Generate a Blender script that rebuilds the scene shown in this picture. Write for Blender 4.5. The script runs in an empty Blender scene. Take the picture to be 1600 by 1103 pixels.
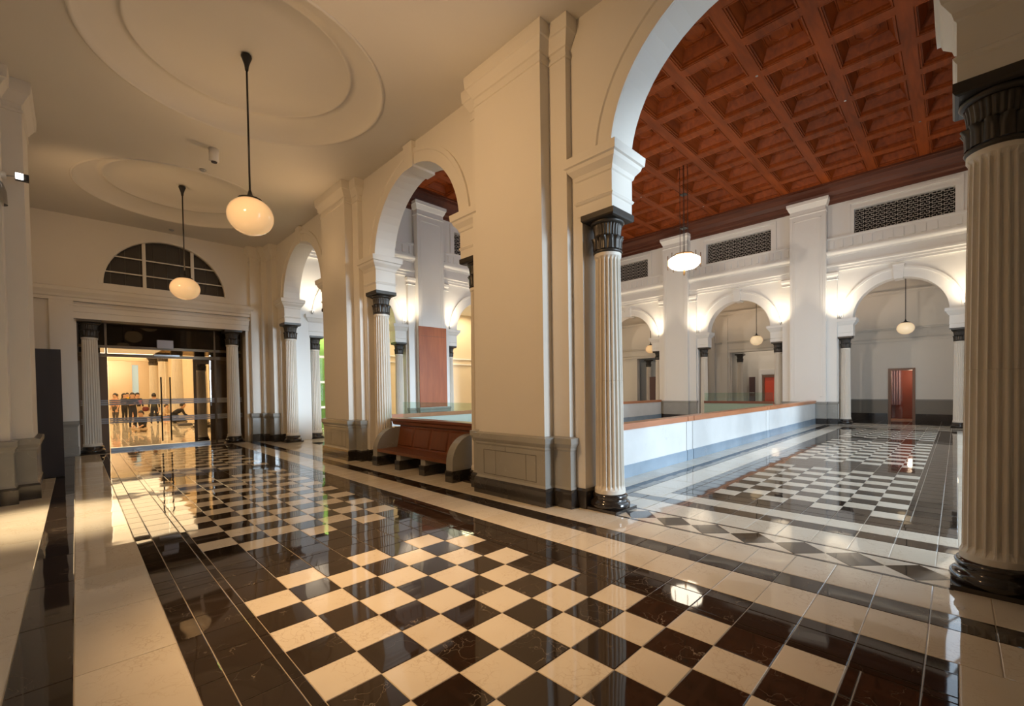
import bpy, bmesh, math, random
from mathutils import Vector, Matrix

# ------------------------------------------------------------------ scene, camera, sky, lights, exposure
sc = bpy.context.scene
COL = sc.collection
T = 0.30                                   # one floor tile is 0.30 m; plans below are in tiles
random.seed(7)
PI = math.pi

sc.view_settings.view_transform = 'Standard'
sc.view_settings.look = 'None'
sc.view_settings.gamma = 1.0
sc.view_settings.use_curve_mapping = False
sc.view_settings.exposure = 0.0
sc.cycles.use_denoising = True
sc.cycles.max_bounces = 7
sc.cycles.diffuse_bounces = 5
sc.cycles.glossy_bounces = 4
sc.cycles.transmission_bounces = 6
sc.cycles.transparent_max_bounces = 8
sc.cycles.caustics_reflective = False
sc.cycles.caustics_refractive = False
sc.cycles.sample_clamp_indirect = 6.0
sc.cycles.blur_glossy = 0.5

F, CX, CY = 688.43, 809.877, 622.710
YAW, PIT, ROL = 0.7878186, -0.0197541, 0.0146809
EYE = Vector((-3.80322, -7.39986, 5.1205))

def camera():
    cam = bpy.data.cameras.new('camera'); o = bpy.data.objects.new('camera', cam); COL.objects.link(o)
    cy, sy, cp, sp = math.cos(YAW), math.sin(YAW), math.cos(PIT), math.sin(PIT)
    f = Vector((sy*cp, cy*cp, sp)); r = Vector((cy, -sy, 0)); d = f.cross(r)
    c, s = math.cos(ROL), math.sin(ROL)
    r2 = c*r + s*d; d2 = -s*r + c*d
    M = Matrix(((r2.x, -d2.x, -f.x), (r2.y, -d2.y, -f.y), (r2.z, -d2.z, -f.z))).to_4x4()
    M.translation = EYE*T
    o.matrix_world = M
    cam.sensor_width = 36.0; cam.lens = F/1600*36
    cam.shift_x = (800-CX)/1600; cam.shift_y = (CY-551.5)/1600
    cam.clip_start = 0.05; cam.clip_end = 300
    sc.camera = o
camera()

w = bpy.data.worlds.new('world'); sc.world = w; w.use_nodes = True
w.node_tree.nodes['Background'].inputs[0].default_value = (0.62, 0.78, 1.0, 1)
w.node_tree.nodes['Background'].inputs[1].default_value = 1.0

def area(name, loc, aim, sx, sy, power, col, spread=PI):
    L = bpy.data.lights.new(name, 'AREA'); L.shape = 'RECTANGLE'; L.size = sx*T; L.size_y = sy*T
    L.energy = power; L.color = col; L.spread = spread
    o = bpy.data.objects.new(name, L); COL.objects.link(o); o.location = Vector(loc)*T
    o.rotation_euler = (Vector(aim)).to_track_quat('-Z', 'Y').to_euler(); return o
def point(name, loc, power, col, r=0.05):
    L = bpy.data.lights.new(name, 'POINT'); L.energy = power; L.color = col; L.shadow_soft_size = r
    o = bpy.data.objects.new(name, L); COL.objects.link(o); o.location = Vector(loc)*T; return o
def spot(name, loc, aim, power, col, ang, blend=0.6, r=0.05):
    L = bpy.data.lights.new(name, 'SPOT'); L.energy = power; L.color = col; L.spot_size = ang; L.spot_blend = blend
    L.shadow_soft_size = r
    o = bpy.data.objects.new(name, L); COL.objects.link(o); o.location = Vector(loc)*T
    o.rotation_euler = (Vector(aim)-Vector(loc)).to_track_quat('-Z', 'Y').to_euler(); return o

DAY = (0.66, 0.83, 1.0); WARM = (1.0, 0.61, 0.29); HALL = (1.0, 0.84, 0.68)
# daylight through the three tall arched windows of the hall's south wall
for x, pw in ((18.0, 85), (27.6, 60), (37.2, 85), (46.8, 105), (56.4, 95)):
    area('window_daylight', (x, -10.6, 9.6), (0, 1, -0.5), 8.6, 16.0, pw, DAY)
SUN = bpy.data.lights.new('low_hazy_sun', 'SUN'); SUN.energy = 3.4; SUN.angle = 0.24; SUN.color = (0.70, 0.86, 1.0)
so = bpy.data.objects.new('low_hazy_sun', SUN); COL.objects.link(so); so.rotation_euler = Vector((-0.23, 1.0, -0.10)).to_track_quat('-Z', 'Y').to_euler()
for y in (7.2, 27.0):                       # added fixtureless spots on the near wall's hall side, brightening the far wall
    spot('hall_fill', (13.7, y, 15.0), (67.0, y+1.0, 17.0), 1300, HALL, 1.75, 1.0, 0.2)
# unseen floods high along the corridor's left; added spots without fixtures brighten its ceiling
spot('unseen_flood', (-5.3, 7.5, 15.7), (11.5, 12.0, 9.0), 480, WARM, 2.2, 1.0, 0.25)
spot('unseen_flood', (-5.3, 7.9, 15.7), (3.0, 2.6, 0.0), 1250, WARM, 0.88, 1.0, 0.25)
spot('unseen_flood', (-5.3, 27.0, 15.7), (10.5, 33.0, 9.0), 260, WARM, 2.2, 1.0, 0.25)
spot('unseen_flood', (-5.3, 29.5, 15.7), (4.0, 46.6, 19.5), 125, WARM, 1.9, 1.0, 0.25)  # added to brighten the end wall, no fixture
for (x, y, p) in ((10.4, 7.5, 34), (10.4, 27.0, 95), (-4.8, 7.5, 70), (2.5, 20.0, 34), (2.5, 36.0, 18)):
    spot('ceiling_wash', (x, y, 15.0), (2.5, y, 23.0), p, WARM, 2.3, 1.0, 0.3)
for (y, p) in ((-2.4, 95), (16, 110), (34, 80)):
    spot('far_ceiling_wash', (73.0, y+4, 12.0), (73.0, y+4, 18.0), p, (1, 0.70, 0.46), 2.7, 1.0, 0.3)  # added spots without fixtures, lifting the far corridor off its ceiling
# ------------------------------------------------------------------ mesh helper
class MB:
    def __init__(s): s.v = []; s.f = []; s.sm = []
    def quad(s, a, b, c, d, smooth=False):
        n = len(s.v); s.v += [a, b, c, d]; s.f.append((n, n+1, n+2, n+3)); s.sm.append(smooth)
    def add(s, vs, fs, smooth=False):
        n = len(s.v); s.v += vs; s.f += [tuple(i+n for i in f) for f in fs]; s.sm += [smooth]*len(fs)
    def box(s, x0, x1, y0, y1, z0, z1):
        v = [(x0,y0,z0),(x1,y0,z0),(x1,y1,z0),(x0,y1,z0),(x0,y0,z1),(x1,y0,z1),(x1,y1,z1),(x0,y1,z1)]
        s.add(v, [(0,3,2,1),(4,5,6,7),(0,1,5,4),(1,2,6,5),(2,3,7,6),(3,0,4,7)]); return s
    def ring(s, rings, smooth=False, closed=True, cap0=False, cap1=False):
        n = len(s.v); m = len(rings[0])
        for r in rings: s.v += r
        for i in range(len(rings)-1):
            for j in range(m if closed else m-1):
                k = (j+1) % m
                s.f.append((n+i*m+j, n+i*m+k, n+(i+1)*m+k, n+(i+1)*m+j)); s.sm.append(smooth)
        if cap0: s.f.append(tuple(n+j for j in reversed(range(m)))); s.sm.append(False)
        if cap1: s.f.append(tuple(n+(len(rings)-1)*m+j for j in range(m))); s.sm.append(False)
        return s
    def lathe(s, prof, cx=0, cy=0, n=24, smooth=True, mod=None, cap0=False, cap1=False):
        R = []
        for i, (r, z) in enumerate(prof):
            R.append([(cx+(r+(mod(i, 2*PI*j/n) if mod else 0))*math.cos(2*PI*j/n), cy+(r+(mod(i, 2*PI*j/n) if mod else 0))*math.sin(2*PI*j/n), z) for j in range(n)])
        return s.ring(R, smooth, True, cap0, cap1)
    def sweep(s, pts, prof, closed=True, caps=True, smooth=False):
        R = [[(x, y, z) for x, y in offset(pts, d, closed)] for d, z in prof]
        return s.ring(R, smooth, closed, caps and closed, caps and closed)
    def tube(s, a, b, r, n=8, r2=None):
        a = Vector(a); b = Vector(b); d = (b-a).normalized(); u = d.orthogonal().normalized(); v = d.cross(u)
        r2 = r if r2 is None else r2
        return s.ring([[tuple(p+q*(u*math.cos(2*PI*j/n)+v*math.sin(2*PI*j/n))) for j in range(n)] for p, q in ((a, r), (b, r2))], True, True, True, True)
    def map(s, fn): s.v = [fn(*p) for p in s.v]; return s
    def mesh(s, name, mat):
        me = bpy.data.meshes.new(name)
        me.from_pydata([(x*T, y*T, z*T) for x, y, z in s.v], [], s.f)
        me.polygons.foreach_set('use_smooth', s.sm)
        if mat: me.materials.append(mat)
        me.validate()
        bm = bmesh.new(); bm.from_mesh(me); bmesh.ops.recalc_face_normals(bm, faces=bm.faces); bm.to_mesh(me); bm.free()
        return me
    def build(s, name, mat, parent=None, loc=(0, 0, 0), **kw):
        return link(name, s.mesh(name, mat), parent, loc, **kw)

def offset(pts, d, closed=True):
    n = len(pts); out = []
    for i in range(n):
        p = Vector(pts[i])
        e0 = (p-Vector(pts[i-1])) if (closed or i > 0) else None
        e1 = (Vector(pts[(i+1) % n])-p) if (closed or i < n-1) else None
        if e0 is None: e0 = e1
        if e1 is None: e1 = e0
        n0 = Vector((e0.y, -e0.x)).normalized(); n1 = Vector((e1.y, -e1.x)).normalized()
        b = n0+n1
        k = d/max(0.2, 1+n0.dot(n1))
        out.append((p.x+b.x*k, p.y+b.y*k))
    return out

def link(name, data, parent=None, loc=(0, 0, 0), label=None, cat=None, group=None, kind=None, rz=0):
    o = bpy.data.objects.new(name, data); COL.objects.link(o)
    o.location = Vector(loc)*T; o.rotation_euler.z = rz
    if parent: o.parent = parent
    if label: o['label'] = label
    if cat: o['category'] = cat
    if group: o['group'] = group
    if kind: o['kind'] = kind
    return o
def thing(name, loc, label, cat, group=None, rz=0):
    return link(name, None, None, loc, label, cat, group, rz=rz)
def copy_tree(o, parent=None):
    c = o.copy(); COL.objects.link(c); c.parent = parent
    for ch in list(kids.get(o.name, o.children)): copy_tree(ch, c)
    return c
kids = {}
def clone(root, loc, label, group=None, rz=0, scale=None):
    c = copy_tree(root); c.location = Vector(loc)*T; c.rotation_euler.z = rz; c['label'] = label
    if group: c['group'] = group
    if scale: c.scale = scale
    return c

# ------------------------------------------------------------------ materials
def mat(name, col, rough=0.6, metal=0.0, emit=None, es=0, alpha=None, trans=0, bump=0, bscale=20, spec=0.5, coat=0, var=0.0, vscale=3.0, ior=1.5):
    m = bpy.data.materials.new(name); m.use_nodes = True; nt = m.node_tree; b = nt.nodes['Principled BSDF']
    b.inputs['Base Color'].default_value = (*col, 1); b.inputs['Roughness'].default_value = rough
    b.inputs['Metallic'].default_value = metal; b.inputs['Specular IOR Level'].default_value = spec
    b.inputs['Coat Weight'].default_value = coat; b.inputs['IOR'].default_value = ior
    if trans: b.inputs['Transmission Weight'].default_value = trans
    if emit: b.inputs['Emission Color'].default_value = (*emit, 1); b.inputs['Emission Strength'].default_value = es
    if alpha is not None: b.inputs['Alpha'].default_value = alpha
    if var or bump:
        g = nt.nodes.new('ShaderNodeNewGeometry'); nz = nt.nodes.new('ShaderNodeTexNoise')
        nz.inputs['Scale'].default_value = vscale; nz.inputs['Detail'].default_value = 4
        nt.links.new(g.outputs['Position'], nz.inputs['Vector'])
        if var:
            r = nt.nodes.new('ShaderNodeMixRGB'); r.inputs[1].default_value = (*[c*(1-var) for c in col], 1); r.inputs[2].default_value = (*[min(1, c*(1+var)) for c in col], 1)
            nt.links.new(nz.outputs['Fac'], r.inputs[0]); nt.links.new(r.outputs[0], b.inputs['Base Color'])
        if bump:
            n2 = nt.nodes.new('ShaderNodeTexNoise'); n2.inputs['Scale'].default_value = bscale
            nt.links.new(g.outputs['Position'], n2.inputs['Vector'])
            bp = nt.nodes.new('ShaderNodeBump'); bp.inputs['Strength'].default_value = bump; bp.inputs['Distance'].default_value = 0.01
            nt.links.new(n2.outputs['Fac'], bp.inputs['Height']); nt.links.new(bp.outputs[0], b.inputs['Normal'])
    return m

def marble(name, c1, c2, vein, vamt, vscale, rough, wave=0.0, cl=1.0, vwid=0.022, mlo=0.5, spec=0.5):
    m = bpy.data.materials.new(name); m.use_nodes = True; nt = m.node_tree; b = nt.nodes['Principled BSDF']; L = nt.links.new
    g = nt.nodes.new('ShaderNodeNewGeometry'); oi = nt.nodes.new('ShaderNodeObjectInfo')
    ma = nt.nodes.new('ShaderNodeMath'); ma.operation = 'MULTIPLY'; ma.inputs[1].default_value = 37.0; L(oi.outputs['Random'], ma.inputs[0])
    va = nt.nodes.new('ShaderNodeVectorMath'); va.operation = 'ADD'; L(g.outputs['Position'], va.inputs[0]); L(ma.outputs[0], va.inputs[1])
    n1 = nt.nodes.new('ShaderNodeTexNoise'); n1.inputs['Scale'].default_value = 2.3; n1.inputs['Detail'].default_value = 6; L(va.outputs[0], n1.inputs['Vector'])
    # veins: thin cell borders of a distorted voronoi
    n2 = nt.nodes.new('ShaderNodeTexNoise'); n2.inputs['Scale'].default_value = 5.0; n2.inputs['Detail'].default_value = 5; L(va.outputs[0], n2.inputs['Vector'])
    sub = nt.nodes.new('ShaderNodeVectorMath'); sub.operation = 'SCALE'; sub.inputs['Scale'].default_value = 0.35; L(n2.outputs['Color'], sub.inputs[0])
    ad = nt.nodes.new('ShaderNodeVectorMath'); ad.operation = 'ADD'; L(va.outputs[0], ad.inputs[0]); L(sub.outputs[0], ad.inputs[1])
    vo = nt.nodes.new('ShaderNodeTexVoronoi'); vo.feature = 'DISTANCE_TO_EDGE'; vo.inputs['Scale'].default_value = vscale; L(ad.outputs[0], vo.inputs['Vector'])
    mr = nt.nodes.new('ShaderNodeMapRange'); mr.inputs['From Min'].default_value = 0.0; mr.inputs['From Max'].default_value = vwid; mr.inputs['To Min'].default_value = 1; mr.inputs['To Max'].default_value = 0
    L(vo.outputs['Distance'], mr.inputs['Value'])
    n3 = nt.nodes.new('ShaderNodeTexNoise'); n3.inputs['Scale'].default_value = 3.1; n3.inputs['Detail'].default_value = 3; L(va.outputs[0], n3.inputs['Vector'])
    mr2 = nt.nodes.new('ShaderNodeMapRange'); mr2.inputs['From Min'].default_value = mlo; mr2.inputs['From Max'].default_value = mlo+0.16; mr2.inputs['To Max'].default_value = vamt; L(n3.outputs['Fac'], mr2.inputs['Value'])
    mu = nt.nodes.new('ShaderNodeMath'); mu.operation = 'MULTIPLY'; L(mr.outputs[0], mu.inputs[0]); L(mr2.outputs[0], mu.inputs[1])
    mx = nt.nodes.new('ShaderNodeMixRGB'); mx.inputs[1].default_value = (*c1, 1); mx.inputs[2].default_value = (*c2, 1)
    rr = nt.nodes.new('ShaderNodeMath'); rr.operation = 'MULTIPLY_ADD'; rr.inputs[1].default_value = 0.5; rr.inputs[2].default_value = -0.15
    L(oi.outputs['Random'], rr.inputs[0])
    sm = nt.nodes.new('ShaderNodeMath'); sm.operation = 'ADD'; sm.use_clamp = True; L(n1.outputs['Fac'], sm.inputs[0]); L(rr.outputs[0], sm.inputs[1])
    L(sm.outputs[0], mx.inputs[0])
    m2 = nt.nodes.new('ShaderNodeMixRGB'); m2.inputs[2].default_value = (*vein, 1); L(mu.outputs[0], m2.inputs[0]); L(mx.outputs[0], m2.inputs[1])
    L(m2.outputs[0], b.inputs['Base Color'])
    b.inputs['Roughness'].default_value = rough; b.inputs['IOR'].default_value = 1.5; b.inputs['Specular IOR Level'].default_value = spec
    b.inputs['Coat Weight'].default_value = cl; b.inputs['Coat Roughness'].default_value = 0.015; b.inputs['Coat IOR'].default_value = 1.5
    if wave:
        nw = nt.nodes.new('ShaderNodeTexNoise'); nw.inputs['Scale'].default_value = 1.6; nw.inputs['Detail'].default_value = 1; L(va.outputs[0], nw.inputs['Vector'])
        bp = nt.nodes.new('ShaderNodeBump'); bp.inputs['Strength'].default_value = wave; bp.inputs['Distance'].default_value = 0.02
        L(nw.outputs['Fac'], bp.inputs['Height']); L(bp.outputs[0], b.inputs['Normal']); L(bp.outputs[0], b.inputs['Coat Normal'])
    return m

def wood(name, c1, c2, axis='X', rough=0.35, scale=6.0, coat=0.3):
    m = bpy.data.materials.new(name); m.use_nodes = True; nt = m.node_tree; b = nt.nodes['Principled BSDF']; L = nt.links.new
    tc = nt.nodes.new('ShaderNodeNewGeometry'); mp = nt.nodes.new('ShaderNodeMapping'); L(tc.outputs['Position'], mp.inputs['Vector'])
    s = [scale]*3; s['XYZ'.index(axis)] = scale*0.12; mp.inputs['Scale'].default_value = s
    n = nt.nodes.new('ShaderNodeTexNoise'); n.inputs['Scale'].default_value = 2.0; n.inputs['Detail'].default_value = 6; n.inputs['Distortion'].default_value = 0.6; L(mp.outputs[0], n.inputs['Vector'])
    n2 = nt.nodes.new('ShaderNodeTexNoise'); n2.inputs['Scale'].default_value = 0.5; L(tc.outputs['Position'], n2.inputs['Vector'])
    ad = nt.nodes.new('ShaderNodeMath'); ad.operation = 'MULTIPLY_ADD'; ad.inputs[1].default_value = 0.8; L(n2.outputs['Fac'], ad.inputs[0]); 
    s2 = nt.nodes.new('ShaderNodeMath'); s2.operation = 'SUBTRACT'; s2.inputs[1].default_value = 0.4; L(n.outputs['Fac'], s2.inputs[0]); L(s2.outputs[0], ad.inputs[2])
    mx = nt.nodes.new('ShaderNodeMixRGB'); mx.inputs[1].default_value = (*c1, 1); mx.inputs[2].default_value = (*c2, 1); L(ad.outputs[0], mx.inputs[0]); L(mx.outputs[0], b.inputs['Base Color'])
    b.inputs['Roughness'].default_value = rough; b.inputs['Coat Weight'].default_value = coat; b.inputs['Coat Roughness'].default_value = 0.2
    return m

M = {}
M['paint'] = mat('painted plaster', (0.74, 0.70, 0.63), 0.55, var=0.03, vscale=1.5, bump=0.05, bscale=60)
M['white'] = mat('white plaster', (0.80, 0.775, 0.73), 0.5, var=0.02, vscale=1.5)
M['ceil'] = mat('ceiling plaster', (0.69, 0.665, 0.62), 0.7, var=0.04, vscale=0.8)
M['grey'] = marble('grey marble', (0.26, 0.25, 0.225), (0.35, 0.34, 0.31), (0.5, 0.5, 0.47), 0.35, 3.0, 0.22, cl=0.25)
M['black'] = marble('black marble', (0.018, 0.015, 0.013), (0.04, 0.034, 0.03), (0.25, 0.24, 0.22), 0.25, 4.0, 0.12, cl=0.6)
M['cream'] = marble('cream marble', (0.67, 0.58, 0.44), (0.78, 0.71, 0.585), (0.42, 0.29, 0.16), 0.45, 14.0, 0.035, 0.22, cl=0.0, vwid=0.05, mlo=0.45, spec=0.55)
M['dark'] = marble('dark brown marble', (0.014, 0.0095, 0.0065), (0.043, 0.029, 0.020), (0.55, 0.46, 0.36), 0.50, 6.5, 0.035, 0.22, cl=0.0, vwid=0.014, mlo=0.50, spec=0.55)
M['grout'] = mat('pale joint', (0.52, 0.45, 0.35), 0.4)
M['colm'] = mat('column stone', (0.70, 0.645, 0.56), 0.45, var=0.05, vscale=4, bump=0.08, bscale=40)
M['capital'] = mat('blackened bronze', (0.045, 0.038, 0.031), 0.38, metal=0.35, var=0.25, vscale=8)
M['base'] = mat('black column base', (0.025, 0.018, 0.014), 0.15, coat=0.6)
M['wood'] = wood('bench wood', (0.10, 0.030, 0.009), (0.20, 0.060, 0.018), 'Z', 0.35)
M['rail'] = wood('rail wood', (0.36, 0.125, 0.048), (0.56, 0.22, 0.095), 'X', 0.3)
M['railt'] = wood('dark rail wood', (0.13, 0.035, 0.012), (0.22, 0.07, 0.026), 'Y', 0.3)
M['panelw'] = wood('panel wood', (0.28, 0.060, 0.012), (0.50, 0.135, 0.032), 'Z', 0.45, 4.0, 0.05)
M['coffer'] = wood('coffer wood', (0.095, 0.0165, 0.0020), (0.35, 0.070, 0.0075), 'X', 0.55, 4.0, 0.0)
M['coffer'].node_tree.nodes['Principled BSDF'].inputs['Specular IOR Level'].default_value = 0.25
M['cornice'] = wood('cornice wood', (0.045, 0.009, 0.002), (0.15, 0.033, 0.007), 'Y', 0.5, 4.0, 0.0)
M['glass'] = mat('clear glass', (0.93, 0.97, 0.96), 0.0, trans=1.0, ior=1.45)
def thin_glass(name, tint, refl=0.09):
    m = bpy.data.materials.new(name); m.use_nodes = True; nt = m.node_tree; nt.nodes.remove(nt.nodes['Principled BSDF'])
    t = nt.nodes.new('ShaderNodeBsdfTransparent'); t.inputs[0].default_value = (*tint, 1)
    g = nt.nodes.new('ShaderNodeBsdfGlossy'); g.inputs['Roughness'].default_value = 0.0
    mx = nt.nodes.new('ShaderNodeMixShader'); lw = nt.nodes.new('ShaderNodeLayerWeight'); lw.inputs['Blend'].default_value = 0.5
    pw = nt.nodes.new('ShaderNodeMath'); pw.operation = 'POWER'; pw.inputs[1].default_value = 4.0; nt.links.new(lw.outputs['Facing'], pw.inputs[0])
    fr = nt.nodes.new('ShaderNodeMath'); fr.operation = 'MULTIPLY_ADD'; fr.inputs[1].default_value = 0.6; fr.inputs[2].default_value = 0.03; nt.links.new(pw.outputs[0], fr.inputs[0])
    nt.links.new(fr.outputs[0], mx.inputs[0]); nt.links.new(t.outputs[0], mx.inputs[1]); nt.links.new(g.outputs[0], mx.inputs[2])
    nt.links.new(mx.outputs[0], nt.nodes['Material Output'].inputs[0]); return m
M['pane'] = thin_glass('door glass', (0.86, 0.84, 0.80))
M['tpane'] = thin_glass('smoked glass', (0.42, 0.38, 0.32))
M['green'] = thin_glass('green edge glass', (0.86, 0.94, 0.90))
M['frost'] = mat('frosted band', (0.45, 0.47, 0.52), 0.5, alpha=0.75)
M['bronze'] = mat('brown metal frame', (0.16, 0.12, 0.08), 0.35, metal=0.6)
M['steel'] = mat('brushed steel', (0.45, 0.47, 0.50), 0.3, metal=0.8)
M['ink'] = mat('dark metal', (0.02, 0.018, 0.017), 0.4, metal=0.3)
M['slate'] = mat('slate grey board', (0.055, 0.053, 0.062), 0.55)
M['plum'] = mat('plum brown board', (0.11, 0.06, 0.055), 0.5)
M['globe'] = mat('opal globe glass', (0.85, 0.68, 0.46), 0.12, emit=(1.0, 0.58, 0.25), es=0.5, coat=0.8)
M['globe2'] = mat('pale opal globe glass', (0.85, 0.74, 0.58), 0.12, emit=(1.0, 0.72, 0.40), es=0.55, coat=0.8)
M['lantern'] = mat('lit lantern glass', (0.9, 0.85, 0.75), 0.3, emit=(1.0, 0.86, 0.66), es=9.0)
M['brass'] = mat('aged brass', (0.35, 0.19, 0.07), 0.35, metal=0.8)
M['lampw'] = mat('lit lamp face', (1, 1, 1), 0.3, emit=(1.0, 0.97, 0.9), es=12.0)
M['shade'] = mat('clear glass shade', (0.9, 0.85, 0.8), 0.05, trans=0.85)
M['red'] = mat('orange red lacquer', (0.80, 0.075, 0.022), 0.45)
M['redroom'] = mat('red painted wall', (0.34, 0.085, 0.055), 0.6)
M['doorwood'] = wood('door frame wood', (0.14, 0.055, 0.022), (0.24, 0.10, 0.045), 'Z', 0.45)
M['beige'] = mat('warm beige wall', (0.72, 0.60, 0.43), 0.7)
M['umber'] = mat('umber frame and unlit wall', (0.17, 0.115, 0.075), 0.6)  # the unlit vestibule's darkness is put into this brown; door frames share it
M['outside'] = mat('leafy daylight', (0.20, 0.29, 0.08), 0.8, var=0.7, vscale=1.3)
M['grille'] = mat('pale grille', (0.52, 0.47, 0.41), 0.5)
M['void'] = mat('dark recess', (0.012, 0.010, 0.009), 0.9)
M['luminous'] = mat('luminous ceiling', (1, 0.9, 0.7), 0.5, emit=(1.0, 0.80, 0.52), es=3.2)
M['curtain'] = mat('violet grey curtain', (0.52, 0.38, 0.44), 0.8)

# ------------------------------------------------------------------ shared sweep profiles
def rect(x0, x1, y0, y1): return [(x0, y0), (x1, y0), (x1, y1), (x0, y1)]

# ------------------------------------------------------------------ FLOOR
floor = MB()
def fbox(x0, x1, y0, y1): floor.box(x0, x1, y0, y1, -0.6, -0.012)
fbox(-14, 13.2, -18, 150)                      # corridor and the room beyond its glass doors
fbox(13.2, 67.2, -12, 6.0); fbox(13.2, 67.2, 28.0, 62.0); fbox(67.2, 100, -12, 62)
floor = floor.build('floor', M['grout'], kind='structure')
lowfloor = MB().box(12.0, 68.0, 5.0, 29.0, -16.4, -16.0).build('floor_lower', M['cream'], kind='structure')
voidw = MB()
for a in ((13.0, 13.2, 6, 28), (67.0, 67.2, 6, 28), (13, 67.2, 5.8, 6.0), (13, 67.2, 28, 28.2)):
    voidw.box(a[0], a[1], a[2], a[3], -16, -0.61)
voidw.build('wall_void', M['white'], kind='structure')

G = 0.017
pieces = {'floor_tile': [], 'border_tile': [], 'band_slab': [], 'inlay_tile': []}
def tile(kind, x0, x1, y0, y1, m): pieces[kind].append((x0, x1, y0, y1, m))
def grid_rect(kind, xs, ys, m):
    for a, b in zip(xs[:-1], xs[1:]):
        for c, d in zip(ys[:-1], ys[1:]): tile(kind, a, b, c, d, m)
def frange(a, b, s=1.0):
    r = [a]; 
    while r[-1]+s < b-1e-6: r.append(r[-1]+s)
    r.append(b); return r
def carpet(x0, x1, y0, y1, patches, axis):
    """checker x0..x1 by y0..y1 with dark gaps; border strips of 0.2, 0.8, 0.45 round it"""
    for i in range(x0, x1):
        for j in range(y0, y1):
            k = j if axis == 'y' else i
            inp = any(a <= k < b for a, b in patches)
            par = ((i+j) % 2 != 0) if axis == 'y' else ((i+j) % 2 == 0)
            tile('floor_tile', i, i+1, j, j+1, 'cream' if (inp and par) else 'dark')
    X = [x0-1.45, x0-1.0, x0-0.2, x0]; X2 = [x1, x1+0.2, x1+1.0, x1+1.45]
    ys = [y0-1.45, y0-1.0]+list(range(y0, y1+1))+[y1+1.0, y1+1.45]
    for XX in (X, X2): grid_rect('border_tile', XX, ys, 'dark')
    xs = list(range(x0, x1+1))
    grid_rect('border_tile', xs, [y0-1.45, y0-1.0, y0-0.2, y0], 'dark')
    grid_rect('border_tile', xs, [y1, y1+0.2, y1+1.0, y1+1.45], 'dark')
carpet(-1, 6, -6, 44, [(-6, 6), (9, 25), (28, 44)], 'y')
carpet(18, 61, -6, 1, [(18, 29), (32, 47), (50, 61)], 'x')
# long bands beside the corridor carpet
ysl = [-7.45]+list(range(-7, 46, 1))+[45.45]
for xa, xb, m in ((7.45, 8.95, 'cream'), (8.95, 9.8, 'dark'), (9.8, 11.42, 'cream')):
    grid_rect('band_slab', [xa, xb], [-17.0, -14, -11, -9]+list(range(-8, 47)), m)
ysw = [-17.0, -14, -11, -8]+list(range(-5, 47, 3))
for xa, xb, m in ((-3.95, -2.45, 'cream'), (-4.80, -3.95, 'dark'), (-6.42, -4.80, 'cream')):
    grid_rect('band_slab', [xa, xb], ysw, m)
grid_rect('band_slab', [-2.45, -1, 1, 3, 5, 7.45], [-9.0, -7.45], 'cream')
grid_rect('band_slab', [-2.45, 0, 2.5, 5, 7.45], [-9.9, -9.0], 'dark')
grid_rect('band_slab', [-2.45, 0, 2.5, 5, 7.45], [-17.0, -14, -9.9], 'cream')
grid_rect('band_slab', [-2.45, 0, 2.5, 5, 7.45], [45.45, 46.2], 'cream')
grid_rect('band_slab', [-6.42, -3, 0, 3, 6, 9, 11.42], [46.2, 47.0, 48.3], 'dark')
# bands round the hall carpet
for ya, yb, m in ((2.45, 3.9, 'cream'), (-8.9, -7.45, 'cream')):
    grid_rect('band_slab', frange(15.47, 63.5, 2.0), [ya, yb], m)
for ya, yb in ((3.9, 4.75), (-9.75, -8.9)):
    grid_rect('band_slab', frange(14.64, 64.4, 2.0), [ya, yb], 'dark')
grid_rect('band_slab', frange(13.05, 67.2, 2.0), [4.75, 6.0], 'cream')
for xa, xb, m, y0, y1 in ((15.47, 17-0.45+0.0, 'cream', -7.45, 2.45), (62.45, 63.5, 'cream', -7.45, 2.45), (14.64, 15.47, 'dark', -8.9, 3.9), (63.5, 64.4, 'dark', -8.9, 3.9), (13.05, 14.64, 'cream', -9.75, 4.75), (64.4, 67.2, 'cream', -9.75, 4.75)):
    grid_rect('band_slab', [xa, xb], [y0]+[v for v in range(-9, 5) if y0+0.1 < v < y1-0.1]+[y1], m)
# north walk and far corridor
grid_rect('band_slab', frange(13.05, 67.2, 3.0), [28.0, 30.6, 31.5], 'cream')
grid_rect('band_slab', frange(13.05, 67.2, 3.0), [31.5, 34, 36.5, 39.5], 'dark')
grid_rect('band_slab', frange(13.05, 67.2, 3.0), [39.5, 43.2, 48, 55, 62], 'cream')
grid_rect('band_slab', [67.2, 69.0, 70.2], frange(-12, 62, 3.0), 'cream')
grid_rect('band_slab', [70.2, 73.0, 76.0, 79.0, 88.0], frange(-12, 62, 3.0), 'dark')
# room beyond the glass doors
grid_rect('band_slab', [-14, -4, 0, 4, 8, 13.0], frange(48.3, 149, 8.0), 'cream')

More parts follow.
